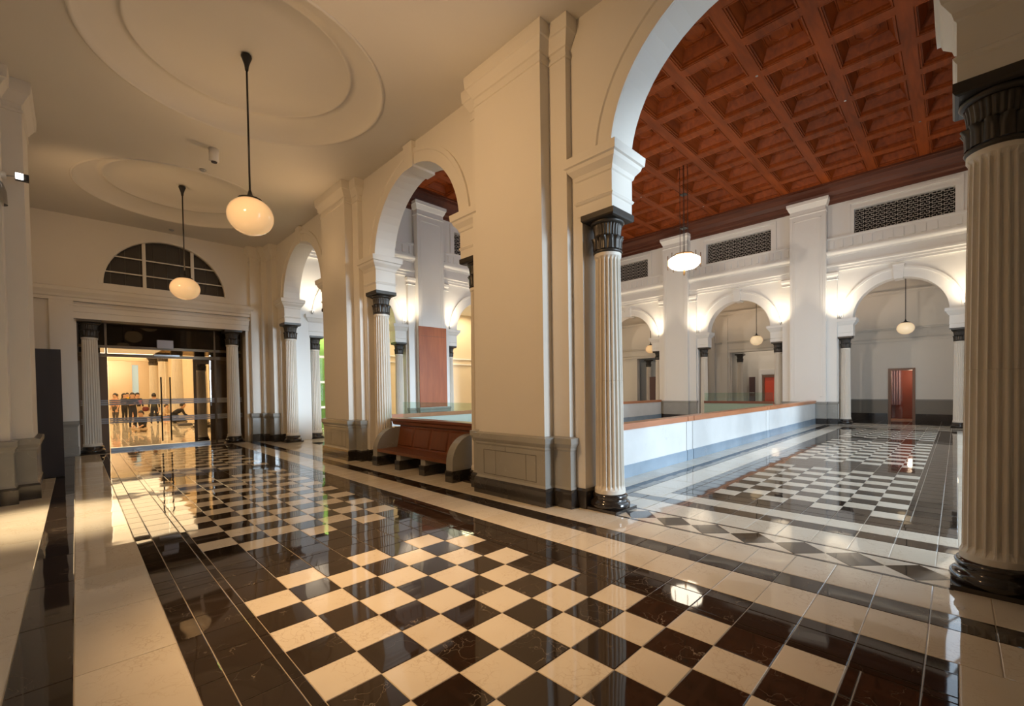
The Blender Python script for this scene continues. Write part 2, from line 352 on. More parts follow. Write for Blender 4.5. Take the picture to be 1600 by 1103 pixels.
def visible_size(p):
    cx, cy = (p[0]+p[1])/2, (p[2]+p[3])/2
    fx, fy = math.sin(YAW), math.cos(YAW)
    dx, dy = cx-EYE.x, cy-EYE.y; dep = dx*fx+dy*fy
    if dep < 1.5: return -1
    u = (dx*fy-dy*fx)/dep; v = EYE.z/dep*F+CY
    if abs(u) > 1.35 or v > 1180: return -0.5
    if dy > 0 and dx > 16.5 and cy > 6.1: return 0.0
    return (p[1]-p[0])*(p[3]-p[2])/dep**3
mesh_cache = {}
def tile_mesh(w_, h_, m):
    k = (round(w_, 3), round(h_, 3), m)
    if k not in mesh_cache:
        b = MB(); e = 0.012
        a, c = w_/2-G/2, h_/2-G/2
        b.ring([[(-a, -c, -0.10), (a, -c, -0.10), (a, c, -0.10), (-a, c, -0.10)], [(-a, -c, -0.004), (a, -c, -0.004), (a, c, -0.004), (-a, c, -0.004)],
                [(-a+e, -c+e, 0), (a-e, -c+e, 0), (a-e, c-e, 0), (-a+e, c-e, 0)]], cap0=True, cap1=True)
        mesh_cache[k] = b.mesh('tile', M[m])
    return mesh_cache[k]
for kind, lst in pieces.items():
    lst.sort(key=lambda p: -visible_size(p))
    for p in lst[:300]:
        o = link(kind, tile_mesh(p[1]-p[0], p[3]-p[2], p[4]), floor, ((p[0]+p[1])/2, (p[2]+p[3])/2, 0))
        o.rotation_euler = (random.gauss(0, 0.0006), random.gauss(0, 0.0006), 0)
    rest = {}
    for p in lst[300:]:
        rest.setdefault(p[4], MB()).box(p[0]+G/2, p[1]-G/2, p[2]+G/2, p[3]-G/2, -0.1, 0.0)
    for m, b in rest.items(): b.build('distant_'+kind+'s', M[m], floor, kind='stuff')
# diamond inlay under the first arch, cream triangles between
dlen = 9.73/7
for xa, sgn in ((11.42, 1), (12.93, 1)):
    MB().box(xa, xa+0.12, -7.36, 2.37, -0.1, 0.0).build('inlay_line', M['dark'], floor)
for k in range(7):
    c = 2.37-dlen*(k+0.5); x0, x1, xm = 11.55, 12.92, 12.235
    d = MB(); g = 0.012
    def tri(pts, m, nm):
        b = MB(); b.ring([[(x, y, -0.1) for x, y in pts], [(x, y, 0.0) for x, y in pts]], cap0=True, cap1=True)
        b.build(nm, M[m], floor)
    tri([(x0+g, c), (xm, c-dlen/2+g), (x1-g, c), (xm, c+dlen/2-g)], 'dark', 'inlay_diamond')
    for s in (1, -1):
        tri([(x0, c+s*dlen/2), (x0, c+s*g), (xm-g, c+s*dlen/2)], 'cream', 'inlay_triangle')
        tri([(x1, c+s*dlen/2), (x1, c+s*g), (xm+g, c+s*dlen/2)], 'cream', 'inlay_triangle')
for a, b in ((-17, -7.36), (2.37, 11.5), (22.5, 31.5), (41.4, 46)):
    MB().box(11.42, 13.05, a, b, -0.1, -0.001).build('threshold_slab', M['cream'], floor)
MB().box(11.42, 13.05, 31.5, 41.4, -0.1, 0.0).build('threshold_slab', M['cream'], floor)
MB().box(11.42, 13.05, 11.5, 22.5, -0.1, 0.0).build('threshold_slab', M['cream'], floor)

# ------------------------------------------------------------------ ARCADE WALLS
def arcade(name, cents, R, zs, zcap, ztop, w0, w1, jl, a0, a1, frame, mt, jamb_top=None, segs=28):
    """wall along local s from a0..a1, thickness local t w0..w1; frame maps (s,t,z)->xyz"""
    b = MB()
    def bx(s0, s1, z0, z1):
        if s1-s0 > 1e-4:
            n = len(b.v); b.box(s0, s1, w0, w1, z0, z1)
    edges_low = [a0]; edges_up = [a0]
    for c in cents: edges_low += [c-jl, c+jl]; edges_up += [c-R, c+R]
    edges_low.append(a1); edges_up.append(a1)
    for i in range(0, len(edges_low), 2): bx(edges_low[i], edges_low[i+1], -0.02, zcap)
    for i in range(0, len(edges_up), 2): bx(edges_up[i], edges_up[i+1], zcap, ztop)
    for c in cents:
        P = [(c-R*math.cos(PI*i/segs), zs+R*math.sin(PI*i/segs)) for i in range(segs+1)]
        for (s0, z0), (s1, z1) in zip(P[:-1], P[1:]):
            v = [(s0, w0, z0), (s1, w0, z1), (s1, w1, z1), (s0, w1, z0), (s0, w0, ztop), (s1, w0, ztop), (s1, w1, ztop), (s0, w1, ztop)]
            b.add(v, [(4,5,6,7),(0,1,5,4),(2,3,7,6)]); b.add([v[0], v[1], v[2], v[3]], [(0,3,2,1)], True)
    b.map(frame)
    return b.build(name, mt, kind='structure')
def archivolt(parent, c, R, R2, zs, z0, t, out, frame, mt, segs=32, nm='archivolt'):
    """raised band round the arch, on the face at t, proud by out (sign gives direction)"""
    b = MB(); prof = [(R, 0), (R, out*0.55), (R+0.12, out*0.6), (R2-0.32, out*0.6), (R2-0.26, out), (R2, out), (R2, 0)]
    R_ = []
    angs = [i*PI/segs for i in range(segs+1)]
    R_.append([(c-r, t+o, z0) for r, o in prof])
    for a in angs: R_.append([(c-r*math.cos(a), t+o, zs+r*math.sin(a)) for r, o in prof])
    R_.append([(c+r, t+o, z0) for r, o in prof])
    b.ring(R_, False, True, True, True)
    b.map(frame); return b.build(nm, mt, parent)
def keystone(parent, c, R, zs, t, out, h, wb, wt, frame, mt, thick):
    b = MB(); zb = zs+R-0.18; zt = zs+R+h
    for s, w_ in ((0, 1), (1, 0.55)):
        pass
    def ring(z, w_, o): return [(c-w_, t, z), (c+w_, t, z), (c+w_, t+o, z), (c-w_, t+o, z)]
    b.ring([ring(zb, wb, out), ring(zb+0.2, wb*1.03, out*1.1), ring(zt-0.15, wt, out*1.4), ring(zt, wt*1.08, out*1.5)], False, True, True, True)
    # the stone also shows under the soffit
    b.box(c-wb, c+wb, min(t, t+thick), max(t, t+thick), zb, zb+0.3)
    b.map(frame); return b.build('keystone', mt, parent)

fW = lambda s, t, z: (t, s, z)             # walls that run along y: s=y, t=x
fN = lambda s, t, z: (s, t, z)             # walls that run along x

# --- W1: wall between corridor and hall
C1 = [-2.5, 17.05, 36.5]
IMP = [(0.02, 12.4), (0.02, 12.42), (0.02, 12.86), (0.06, 12.9), (0.10, 12.98), (0.03, 13.05), (0.03, 13.85), (0.08, 13.9), (0.12, 14.05), (0.30, 14.28), (0.34, 14.42), (0.42, 14.46), (0.45, 14.80), (0.30, 14.86), (0.01, 14.87)]
W1 = arcade('wall_middle', C1, 4.9, 14.4, 12.4, 30.0, 11.5, 12.98, 6.35, -17.5, 47.0, fW, M['paint'])
for c in C1:
    archivolt(W1, c, 4.9, 5.85, 14.4, 14.86, 11.5, -0.14, fW, M['paint'])
    keystone(W1, c, 4.9, 14.4, 11.5, -0.2, 1.35, 0.42, 0.5, fW, M['paint'], 1.48)
    for s in (-1, 1):
        y0, y1 = sorted((c+s*4.9, c+s*6.6))
        MB().sweep(rect(11.5, 12.98, y0, y1), IMP).build('impost', M['white'] if 0 else M['paint'], W1)
# piers on the corridor side: step pilaster + main pilaster in one stepped footprint
def pier_foot(c, face=10.6, step=11.17, wall=11.55, hw=2.2, hs=3.15):
    return [(wall, c+hs), (step, c+hs), (step, c+hw), (face, c+hw), (face, c-hw), (step, c-hw), (step, c-hs), (wall, c-hs)][::1]
def ccw(p):
    a = sum(p[i-1][0]*p[i][1]-p[i][0]*p[i-1][1] for i in range(len(p)))
    return p if a > 0 else p[::-1]
CAPP = [(0, 19.2), (0.05, 19.22), (0.05, 19.35), (0.0, 19.4), (0.0, 19.62), (0.06, 19.66), (0.12, 19.8), (0.28, 20.1), (0.33, 20.14), (0.36, 20.5), (0.36, 20.75)]
def pier(parent, foot, ztop_prof, zw=2.95, paint=None):
    foot = ccw(foot); paint = paint or M['paint']
    MB().sweep(foot, [(0, zw)]+ztop_prof).build('pilaster', paint, parent)
    MB().sweep(foot, [(0.16, 0.78), (0.10, 0.90), (0.10, 2.42), (0.14, 2.5), (0.14, 2.58), (0.22, 2.72), (0.24, 2.76), (0.24, 3.0), (0.0, 3.06)]).build('wainscot', M['grey'], parent)
    MB().sweep(foot, [(0.22, 0.0), (0.22, 0.68), (0.17, 0.79)]).build('plinth', M['black'], parent)
for c in (7.55, 27.05):
    pier(W1, pier_foot(c), CAPP)
pier(W1, pier_foot(-12.5, hw=2.6, hs=3.5), CAPP)
# sunk panel and stone joints on the wainscot of the two piers in view
for c in (7.55, 27.05):
    b = MB(); x = 10.5
    for (ya, yb, za, zb) in ((c-1.75, c+1.75, 2.18, 2.21), (c-1.75, c+1.75, 1.0, 1.03), (c-1.78, c-1.75, 1.0, 2.2), (c+1.75, c+1.78, 1.0, 2.2), (c+0.9, c+0.915, 1.03, 2.18), (c-1.15, c-1.135, 1.03, 2.18), (c+0.2, c+0.215, 2.2, 2.5), (c+1.4, c+1.415, 2.55, 2.75), (c-0.6, c-0.585, 2.55, 2.95)):
        b.box(x-0.008, x, ya, yb, za, zb)
    b.build('panel_joint', mat('dark marble joint', (0.12, 0.11, 0.10), 0.5), W1)
# skirting on the bare wall between step and column
for c in C1:
    for s in (-1, 1):
        y0, y1 = sorted((c+s*6.30, c+s*7.2))
        MB().sweep(rect(11.45, 13.03, y0, y1), [(0.05, 0), (0.05, 0.75), (0.0, 0.85)]).build('baseboard', M['black'], W1)
# corner cluster at the end of W1
MB().sweep(ccw([(11.55, 46.6), (9.6, 46.6), (9.6, 46.0), (10.5, 46.0), (10.5, 45.3), (11.0, 45.3), (11.0, 43.6), (11.55, 43.6)]), [(0, 2.95)]+CAPP).build('pilaster', M['paint'], W1)
cf = ccw([(11.55, 46.6), (9.6, 46.6), (9.6, 46.0), (10.5, 46.0), (10.5, 45.3), (11.0, 45.3), (11.0, 43.6), (11.55, 43.6)])
MB().sweep(cf, [(0.10, 0.75), (0.10, 2.5), (0.2, 2.72), (0.22, 3.0), (0, 3.05)]).build('wainscot', M['grey'], W1)
MB().sweep(cf, [(0.18, 0.0), (0.18, 0.70), (0.12, 0.79)]).build('plinth', M['black'], W1)

# --- W0: left wall, plain with stepped piers
W0 = MB().box(-8.0, -6.5, -17.5, 47, -0.02, 21.5).build('wall_left', M['paint'], kind='structure')
def mfoot(c): return [(5.0-x, y) for x, y in pier_foot(c, face=10.35, step=11.05, wall=11.6, hw=1.9, hs=2.9)]
for c in (27.5, -12.0): pier(W0, mfoot(c), CAPP)
MB().box(-17.5, 13, -18, -17.5, -0.02, 21.5).build('wall_back', M['paint'], kind='structure')

# --- end wall with glass entrance (y = 46.6)
WE = MB()
yE0, yE1 = 46.6, 48.0
WE.box(-7, -3.6, yE0, yE1, -0.02, 11.85); WE.box(9.2, 12, yE0, yE1, -0.02, 11.85); WE.box(-7, 12, yE0, yE1, 11.85, 15.1)
cx, zl, Rl = 2.8, 15.1, 4.65
WE.box(-7, cx-Rl, yE0, yE1, 15.1, 21.5); WE.box(cx+Rl, 12, yE0, yE1, 15.1, 21.5)
P = [(cx-Rl*math.cos(PI*i/28), zl+Rl*math.sin(PI*i/28)) for i in range(29)]
for (s0, z0), (s1, z1) in zip(P[:-1], P[1:]):
    v = [(s0, yE0, z0), (s1, yE0, z1), (s1, yE1, z1), (s0, yE1, z0), (s0, yE0, 21.5), (s1, yE0, 21.5), (s1, yE1, 21.5), (s0, yE1, 21.5)]
    WE.add(v, [(0,1,5,4),(2,3,7,6),(0,3,2,1),(4,5,6,7)])
WE = WE.build('wall_end', M['paint'], kind='structure')
MB().sweep(ccw(rect(-6.45, 9.6, 46.2, 46.65)), [(0, 13.3), (0.0, 13.55), (0.1, 13.62), (0.15, 13.8), (0.3, 14.1), (0.34, 14.4), (0, 14.5)]).build('cornice', M['paint'], WE)
MB().sweep(ccw(rect(-3.9, 9.45, 46.35, 46.65)), [(0, 11.85), (0, 12.4), (0.05, 12.42), (0.05, 12.85), (0.12, 12.95), (0.12, 13.05), (0, 13.1)]).build('architrave', M['paint'], WE)
MB().sweep(ccw(rect(-5.2, -3.75, 46.25, 46.65)), [(0.0, 0.7), (0, 13.3)]).build('pilaster', M['paint'], WE)
MB().sweep(ccw(rect(-5.2, -3.75, 46.2, 46.65)), [(0.08, 0.0), (0.08, 0.75), (0.03, 0.8), (0.03, 2.5), (0.15, 2.75), (0.15, 3.0), (0, 3.0)]).build('wainscot', M['grey'], WE)
b = MB()
archivolt(WE, cx, Rl-0.05, Rl+0.28, zl, zl-0.0, 46.6, -0.12, fN, M['paint'], nm='window_surround')
win = MB()
for x in (cx-1.75, cx+1.95): win.box(x-0.13, x+0.13, 46.75, 46.95, zl, zl+math.sqrt(Rl**2-(x-cx)**2))
for z in (1.25, 2.7):
    hw = math.sqrt(Rl**2-z**2); win.box(cx-hw, cx+hw, 46.8, 46.9, zl+z-0.05, zl+z+0.05)
win.box(cx-Rl, cx+Rl, 46.7, 47.0, zl-0.02, zl+0.12)
win = win.build('window_1', M['paint'], kind='structure')
b = MB(); 
b.ring([[(cx, 47.1, zl)]*29, [(x, 47.1, z) for x, z in P]], closed=False)
b.build('pane', mat('dim lunette glass', (0.05, 0.045, 0.042), 0.15), win)
b = MB()
for k in range(9): 
    x = cx-4.1+k*1.02; hh = math.sqrt(max(0.2, Rl**2-(x-cx)**2)); b.box(x-0.02, x+0.02, 47.02, 47.06, zl, zl+hh)
b.build('blind_seam', mat('blind seam', (0.09, 0.08, 0.075), 0.6), win)

# glass entrance
D = link('door_1', None, None, (0, 0, 0), kind='structure')
y = 48.25
def bar(x0, x1, z0, z1, m='bronze', nm='door_frame', yy=y, th=0.16): return MB().box(x0, x1, yy, yy+th, z0, z1).build(nm, M[m], D)
bar(-3.6, 9.2, 8.75, 9.05, nm='transom'); bar(-3.6, 9.2, 9.55, 9.8, nm='transom')
bar(-1.78, -1.64, 9.05, 11.9, nm='mullion', yy=y-0.03, th=0.22); bar(6.62, 6.76, 0, 11.9, nm='mullion', yy=y-0.03, th=0.22)
for x, w_ in ((-2.15, 0.50), (4.83, 0.24), (6.2, 0.33)): bar(x, x+w_, 0, 8.3, 'umber', 'door_frame', y+0.2)
bar(-3.6, -1.65, 8.3, 8.75, 'umber', yy=y+0.2); bar(4.83, 9.1, 8.3, 8.75, 'umber', yy=y+0.2)
bar(-1.6, 6.1, 0.0, 0.26, 'steel', 'threshold', y-0.1, 0.5)
for x in (2.18, 2.88): MB().tube((x, y-0.05, 0.6), (x, y-0.05, 6.9), 0.06).build('door_handle', M['ink'], D)
for (x0, x1, nm) in ((-3.5, -2.2, 'side_glass'), (-1.6, 2.5, 'door_leaf'), (2.56, 6.58, 'door_leaf'), (6.8, 9.1, 'side_glass')):
    MB().box(x0, x1, y+0.1, y+0.13, 0.3, 8.7).build(nm, M['pane'], D)
for (x0, x1) in ((-3.5, -1.8), (-1.62, 6.6), (6.78, 9.1)):
    MB().box(x0, x1, y+0.1, y+0.13, 9.1, 11.8).build('top_glass', M['tpane'], D)
for (x0, x1) in ((-1.62, 6.58), (6.8, 9.1), (-3.5, -1.68)):
    for z in (2.55, 4.25):
        for k in range(3): MB().box(x0, x1, y+0.04, y+0.06, z+0.18*k, z+0.18*k+0.14).build('safety_stripe', M['frost'], D)
MB().box(1.95, 3.2, y-0.35, y+0.05, 9.7, 10.5).build('door_sensor', mat('pale grey housing', (0.40, 0.40, 0.45), 0.5), D)
MB().box(1.7, 3.7, y-0.15, y, 8.95, 9.1).build('door_closer', M['steel'], D)

# ------------------------------------------------------------------ corridor ceiling with round dishes
ZC = 20.7
cb = MB()
def holed(x0, x1, y0, y1, cx_, cy_, R, z, n=72):
    ring = []; outer = []
    for i in range(n):
        a = 2*PI*i/n; c_, s_ = math.cos(a), math.sin(a)
        ring.append((cx_+R*c_, cy_+R*s_, z))
        t = min(((x1-cx_)/c_ if c_ > 1e-9 else ((x0-cx_)/c_ if c_ < -1e-9 else 1e9)), ((y1-cy_)/s_ if s_ > 1e-9 else ((y0-cy_)/s_ if s_ < -1e-9 else 1e9)))
        outer.append((cx_+t*c_, cy_+t*s_, z))
    cb.ring([ring, outer])
    for sx, sy in ((x0, y0), (x1, y0), (x1, y1), (x0, y1)):      # corners
        a = math.atan2(sy-cy_, sx-cx_) % (2*PI); i = int(a/(2*PI)*n) % n; j = (i+1) % n
        cb.add([outer[i], (sx, sy, z), outer[j]], [(0, 1, 2)])
BAYC = [(-2.5, -12.0, 7.3), (17.1, 7.3, 26.8), (36.4, 26.8, 46.7)]
for c, ya, yb in BAYC: holed(-6.6, 11.6, ya, yb, 2.55, c, 6.15, ZC)
cb.add([(-6.6, -18, ZC), (11.6, -18, ZC), (11.6, -12, ZC), (-6.6, -12, ZC)], [(0, 1, 2, 3)])
ceil = cb.build('ceiling', M['ceil'], kind='structure')
MB().box(-8, 12, -18, 48, 22.3, 22.6).build('ceiling_slab', M['ceil'], ceil)
for c, ya, yb in BAYC:
    MB().lathe([(6.30, ZC-0.001), (6.28, ZC-0.06), (6.18, ZC-0.07), (6.14, ZC+0.02), (6.10, ZC+0.12), (5.9, ZC+0.3), (5.55, ZC+0.55), (5.0, ZC+0.76), (4.72, ZC+0.80), (4.68, ZC+0.72), (4.55, ZC+0.72), (4.5, ZC+0.84), (3.0, ZC+0.95), (0.02, ZC+1.0)], 2.55, c, 72).build('ceiling_dish', M['ceil'], ceil)

# ------------------------------------------------------------------ columns
def column():
    t = thing('column', (12.24, 3.1, 0), 'fluted stone column with black capital at the corner of the nearest big arch, beside the stepped pier', 'column', 'arcade columns')
    MB().box(-0.8, 0.8, -0.8, 0.8, 0, 0.12).build('plinth', M['base'], t)
    MB().lathe([(0.80, 0.12), (0.83, 0.2), (0.83, 0.32), (0.78, 0.38), (0.72, 0.42), (0.70, 0.5), (0.73, 0.55), (0.74, 0.62), (0.70, 0.68), (0.62, 0.72)], n=40, cap0=True, cap1=True).build('base', M['base'], t)
    NF = 20; per = 6; n = NF*per
    def rr(z):
        u = max(0.0, (z-0.72)/10.1); return 0.60-0.085*u**1.4
    sh = MB(); rings = []
    zs = [0.70, 0.86, 0.861, 0.98, 1.05, 3, 5.42, 5.44, 5.46, 8, 10.45, 10.55, 10.64, 10.641, 10.8]
    for z in zs:
        amt = 0 if (z <= 0.9 or z > 10.6) else (0.5 if z < 1.0 or z > 10.5 else 1.0)
        fill = 0.045 if z <= 0.9 or z > 10.62 else 0.0
        dz = -0.018 if z == 5.44 else 0
        ring = []
        for j in range(n):
            k = (j % per)/per; dep = 0.0 if k < 0.12 else math.sin(PI*(k-0.0)/1.0)
            prof = [0, 0.062, 0.088, 0.088, 0.062, 0][j % per]
            r = rr(z)+fill-amt*prof+dz; a = 2*PI*j/n
            ring.append((r*math.cos(a), r*math.sin(a), z))
        rings.append(ring)
    sh.ring(rings, False, True, True, True); sh.build('shaft', M['colm'], t)
    cp = MB(); m = 144
    def band(zr, fn):
        cp.ring([[((fn(z, 2*PI*j/m))*math.cos(2*PI*j/m), (fn(z, 2*PI*j/m))*math.sin(2*PI*j/m), z) for j in range(m)] for z in zr], True)
    cp.lathe([(0.50, 10.74), (0.585, 10.78), (0.61, 10.84), (0.585, 10.90), (0.55, 10.92)], n=40, cap0=True)
    def leaf(z, a):                                     # a row of twelve upright leaves, tips curling out
        u = (z-10.92)/0.5; k = abs(math.sin(6*a)); k2 = abs(math.sin(12*a))
        return 0.555+0.055*k*(0.6+0.4*u)+0.018*k2+(0.075*max(0, (u-0.72)/0.28)*max(0, k-0.35)/0.65)
    band([10.92, 11.0, 11.1, 11.2, 11.28, 11.34, 11.38, 11.42], leaf)
    cp.lathe([(0.60, 11.42), (0.54, 11.45), (0.50, 11.46)], n=40)
    def flute(z, a):
        u = (z-11.46)/0.5; k = abs(math.sin(14*a)); return 0.515+0.07*u*u+0.04*min(1.0, max(0.0, (k-0.35)*2.2))*(1 if 0.02 < u < 0.97 else 0)
    band([11.46, 11.475, 11.55, 11.65, 11.75, 11.85, 11.93, 11.955], flute)
    cp.lathe([(0.58, 11.95), (0.66, 11.97), (0.70, 12.03), (0.69, 12.09), (0.60, 12.12)], n=40)
    cp.build('capital', M['capital'], t)
    MB().sweep(rect(-0.74, 0.74, -0.74, 0.74), [(-0.05, 12.10), (0.02, 12.13), (0.06, 12.19), (0.06, 12.40)]).build('abacus', M['capital'], t)
    return t
col0 = column()
GA = 'arcade columns'
def colat(x, y, label, s=1.0, rs=1.0): return clone(col0, (x, y, 0), label, GA, scale=(rs, rs, s))
colat(12.24, -8.1, 'largest fluted stone column, standing closest to the viewer at the far end of the nearest big arch opening')
colat(12.24, 11.45, 'fluted column half hidden by the stepped pier, at the bench end nearest the viewer')
colat(12.24, 22.65, 'fluted column lit bluish on one side, at the far end of the bench under the second arch')
colat(12.24, 42.1, 'fluted column in front of the corner pilasters, under the farthest corridor arch')
colat(12.24, 30.9, 'fluted column behind the second stepped pier, mostly hidden')
colat(-2.80, 47.15, 'dim fluted column before the glass entrance, beside the slate grey board', 11.85/12.4)
colat(8.05, 47.15, 'dim fluted column before the glass entrance, next to the corner pilasters', 11.85/12.4)

# ------------------------------------------------------------------ HALL far wall W2 and north wall W3, south wall W4
def hall_wall(name, cents, pc, s0, s1, face, sign, frame, skip_lo=None):
    """wall face at t=face, room on the side -sign*t ; thickness goes +sign"""
    R, zs = 4.45, 13.65
    w0, w1 = sorted((face, face+sign*1.4))
    W = arcade(name, cents, R, zs, 11.45, 24.4, w0, w1, 6.0, s0, s1, frame, M['white'])
    def P2(rectpts): return ccw([frame(a, b_, 0)[:2] for a, b_ in rectpts])
    imp = [(0.02, 11.45), (0.02, 11.9), (0.07, 11.95), (0.02, 12.0), (0.02, 12.9), (0.15, 13.05), (0.32, 13.35), (0.4, 13.4), (0.42, 13.75), (0.01, 13.8)]
    for c in cents:
        archivolt(W, c, R, 5.75, zs, 13.8, face, -sign*0.22, frame, M['white'])
        keystone(W, c, R, zs, face, -sign*0.35, 1.55, 0.42, 0.52, frame, M['white'], sign*1.4)
        for q in (-1, 1):
            a, b_ = sorted((c+q*R, c+q*6.1))
            MB().sweep(P2([(a, w0), (b_, w0), (b_, w1), (a, w1)]), imp).build('impost', M['white'], W)
    fs = lambda t: face-sign*t
    # pier clusters: step pilaster (under the entablature) + tall main pilaster
    for c in pc:
        st = P2([(c-3.15, fs(0)), (c+3.15, fs(0)), (c+3.15, fs(0.45)), (c-3.15, fs(0.45))])
        MB().sweep(st, [(0, 2.9), (0, 18.9), (0.08, 18.95), (0.0, 19.05), (0.0, 19.3), (0.14, 19.5), (0.18, 19.8), (0, 20.0)]).build('step_pilaster', M['white'], W)
        MB().sweep(st, [(0.05, 0.7), (0.05, 2.6), (0.14, 2.75), (0.14, 2.95), (0, 2.95)]).build('wainscot', M['grey'], W)
        MB().sweep(st, [(0.1, 0.0), (0.1, 0.66), (0.05, 0.72)]).build('plinth', M['black'], W)
        mp = P2([(c-2.05, fs(0.2)), (c+2.05, fs(0.2)), (c+2.05, fs(1.1)), (c-2.05, fs(1.1))])
        MB().sweep(mp, [(0, 2.9), (0, 28.0), (0.06, 28.05), (0.06, 28.2), (0.0, 28.25), (0.0, 28.7), (0.1, 28.85), (0.28, 29.3), (0.34, 29.35), (0.36, 29.75), (0, 29.9)]).build('pilaster', M['white'], W)
        MB().sweep(mp, [(0.05, 0.7), (0.05, 2.6), (0.14, 2.75), (0.14, 2.95), (0, 2.95)]).build('wainscot', M['grey'], W)
        MB().sweep(mp, [(0.1, 0.0), (0.1, 0.66), (0.05, 0.72)]).build('plinth', M['black'], W)
        b = MB(); t0, t1 = sorted((fs(1.1), fs(1.13)))
        for (a0, a1, z0, z1) in ((-1.55, -1.45, 3.6, 27.4), (1.45, 1.55, 3.6, 27.4), (-1.55, 1.55, 3.6, 3.7), (-1.55, 1.55, 27.3, 27.4), (-1.75, -1.71, 3.4, 27.6), (1.71, 1.75, 3.4, 27.6)):
            b.box(c+a0, c+a1, t0, t1, z0, z1)
        b.map(frame); b.build('panel_moulding', M['white'], W)
    for c in pc:
        b = MB(); t0, t1 = sorted((fs(0.0), fs(-1.4))); b.box(c-2.1, c+2.1, t0, t1, 24.4, 33.0); b.map(frame); b.build('attic', M['white'], W)
    # entablature, dentil parapet, attic between piers
    ed = [s0]+[e for c in pc for e in (c-2.1, c+2.1)]+[s1]
    sec = [(ed[i], ed[i+1]) for i in range(0, len(ed), 2) if ed[i+1]-ed[i] > 1]
    prof = [(0, 20.0), (0.30, 20.02), (0.30, 20.3), (0.36, 20.35), (0.36, 20.62), (0.5, 20.7), (0.5, 20.9), (0.2, 20.95), (0.2, 21.9), (0.3, 21.95), (0.34, 22.15), (0.55, 22.35), (0.6, 22.5), (0.6, 22.7), (0.25, 22.75), (0.25, 24.2), (0.32, 24.25), (0.32, 24.45), (-0.1, 24.5)]
    for a, b_ in sec:
        MB().sweep(P2([(a, fs(0)), (b_, fs(0)), (b_, fs(-1.2)), (a, fs(-1.2))]), prof).build('entablature', M['white'], W)
        nb = max(3, int((b_-a)/0.95)); b = MB()
        for k in range(nb):
            x = a+(k+0.5)*(b_-a)/nb; t0, t1 = sorted((fs(0.25), fs(0.40)))
            b.box(x-0.22, x+0.22, t0, t1, 23.0, 23.95)
        b.map(frame); b.build('dentil_row', M['white'], W, kind='stuff')
        # attic with grille opening
        m_ = (a+b_)/2; g0, g1 = max(a+1.0, m_-4.6), min(b_-1.0, m_+4.6)
        t0, t1 = sorted((fs(-0.1), fs(-1.4))); at = MB()
        at.box(a, g0, t0, t1, 24.4, 32.6); at.box(g1, b_, t0, t1, 24.4, 32.6); at.box(g0, g1, t0, t1, 27.6, 32.6)
        at.map(frame); at.build('attic', M['white'], W)
        fr = MB(); ta, tb = sorted((fs(-0.1), fs(0.1)))
        for (q0, q1, z0, z1) in ((g0-0.7, g0-0.35, 24.5, 28.3), (g1+0.35, g1+0.7, 24.5, 28.3), (g0-0.7, g1+0.7, 28.3, 28.6)): fr.box(q0, q1, ta, tb, z0, z1)
        ta, tb = sorted((fs(-0.1), fs(0.02)))
        for (q0, q1, z0, z1) in ((g0-0.35, g0, 24.5, 27.6), (g1, g1+0.35, 24.5, 27.6), (g0-0.35, g1+0.35, 27.6, 27.9)): fr.box(q0, q1, ta, tb, z0, z1)
        fr.map(frame); fr.build('grille_frame', M['white'], W)
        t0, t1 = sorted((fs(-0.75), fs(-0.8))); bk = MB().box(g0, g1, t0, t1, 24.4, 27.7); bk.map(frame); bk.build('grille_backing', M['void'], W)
        gr = MB(); t0, t1 = sorted((fs(-0.45), fs(-0.52))); u = 1.02; n_ = round((g1-g0)/u); u = (g1-g0)/n_
        rows = 6; h = 3.15/rows
        for i in range(n_):
            for r_ in range(rows):
                x0 = g0+i*u; z0 = 24.5+r_*h; w_ = 0.055
                q = [(x0+0.14*u, x0+0.86*u, z0+0.30*h, z0+0.30*h+w_), (x0+0.5*u-w_/2, x0+0.5*u+w_/2, z0+0.30*h, z0+0.80*h),
                     (x0+0.14*u, x0+0.38*u, z0+0.80*h, z0+0.80*h+w_), (x0+0.62*u, x0+0.86*u, z0+0.80*h, z0+0.80*h+w_),
                     (x0+0.14*u-w_, x0+0.14*u, z0+0.30*h, z0+0.95*h), (x0+0.86*u, x0+0.86*u+w_, z0+0.30*h, z0+0.95*h),
                     (x0-0.14*u*(i > 0), x0+0.14*u, z0+0.55*h, z0+0.55*h+w_), (x0+0.38*u-w_, x0+0.38*u, z0+0.8*h, z0+1.1*h if r_ < rows-1 else z0+h), (x0+0.62*u, x0+0.62*u+w_, z0+0.8*h, z0+1.1*h if r_ < rows-1 else z0+h)]
                for a_ in q: gr.box(a_[0], a_[1], t0, t1, a_[2], a_[3])
        gr.map(frame); gr.build('grille', M['grille'], W)
    return W
C2 = [-2.35, 16.1, 34.55]; P2c = [6.87, 25.4]
W2 = hall_wall('wall_far', C2, P2c, -10, 43.3, 67.0, 1, fW)
C3 = [20.6, 39.2, 57.8]; P3c = [29.9, 48.5]
W3 = hall_wall('wall_north', C3, P3c, 12.9, 67.2, 43.2, 1, fN)
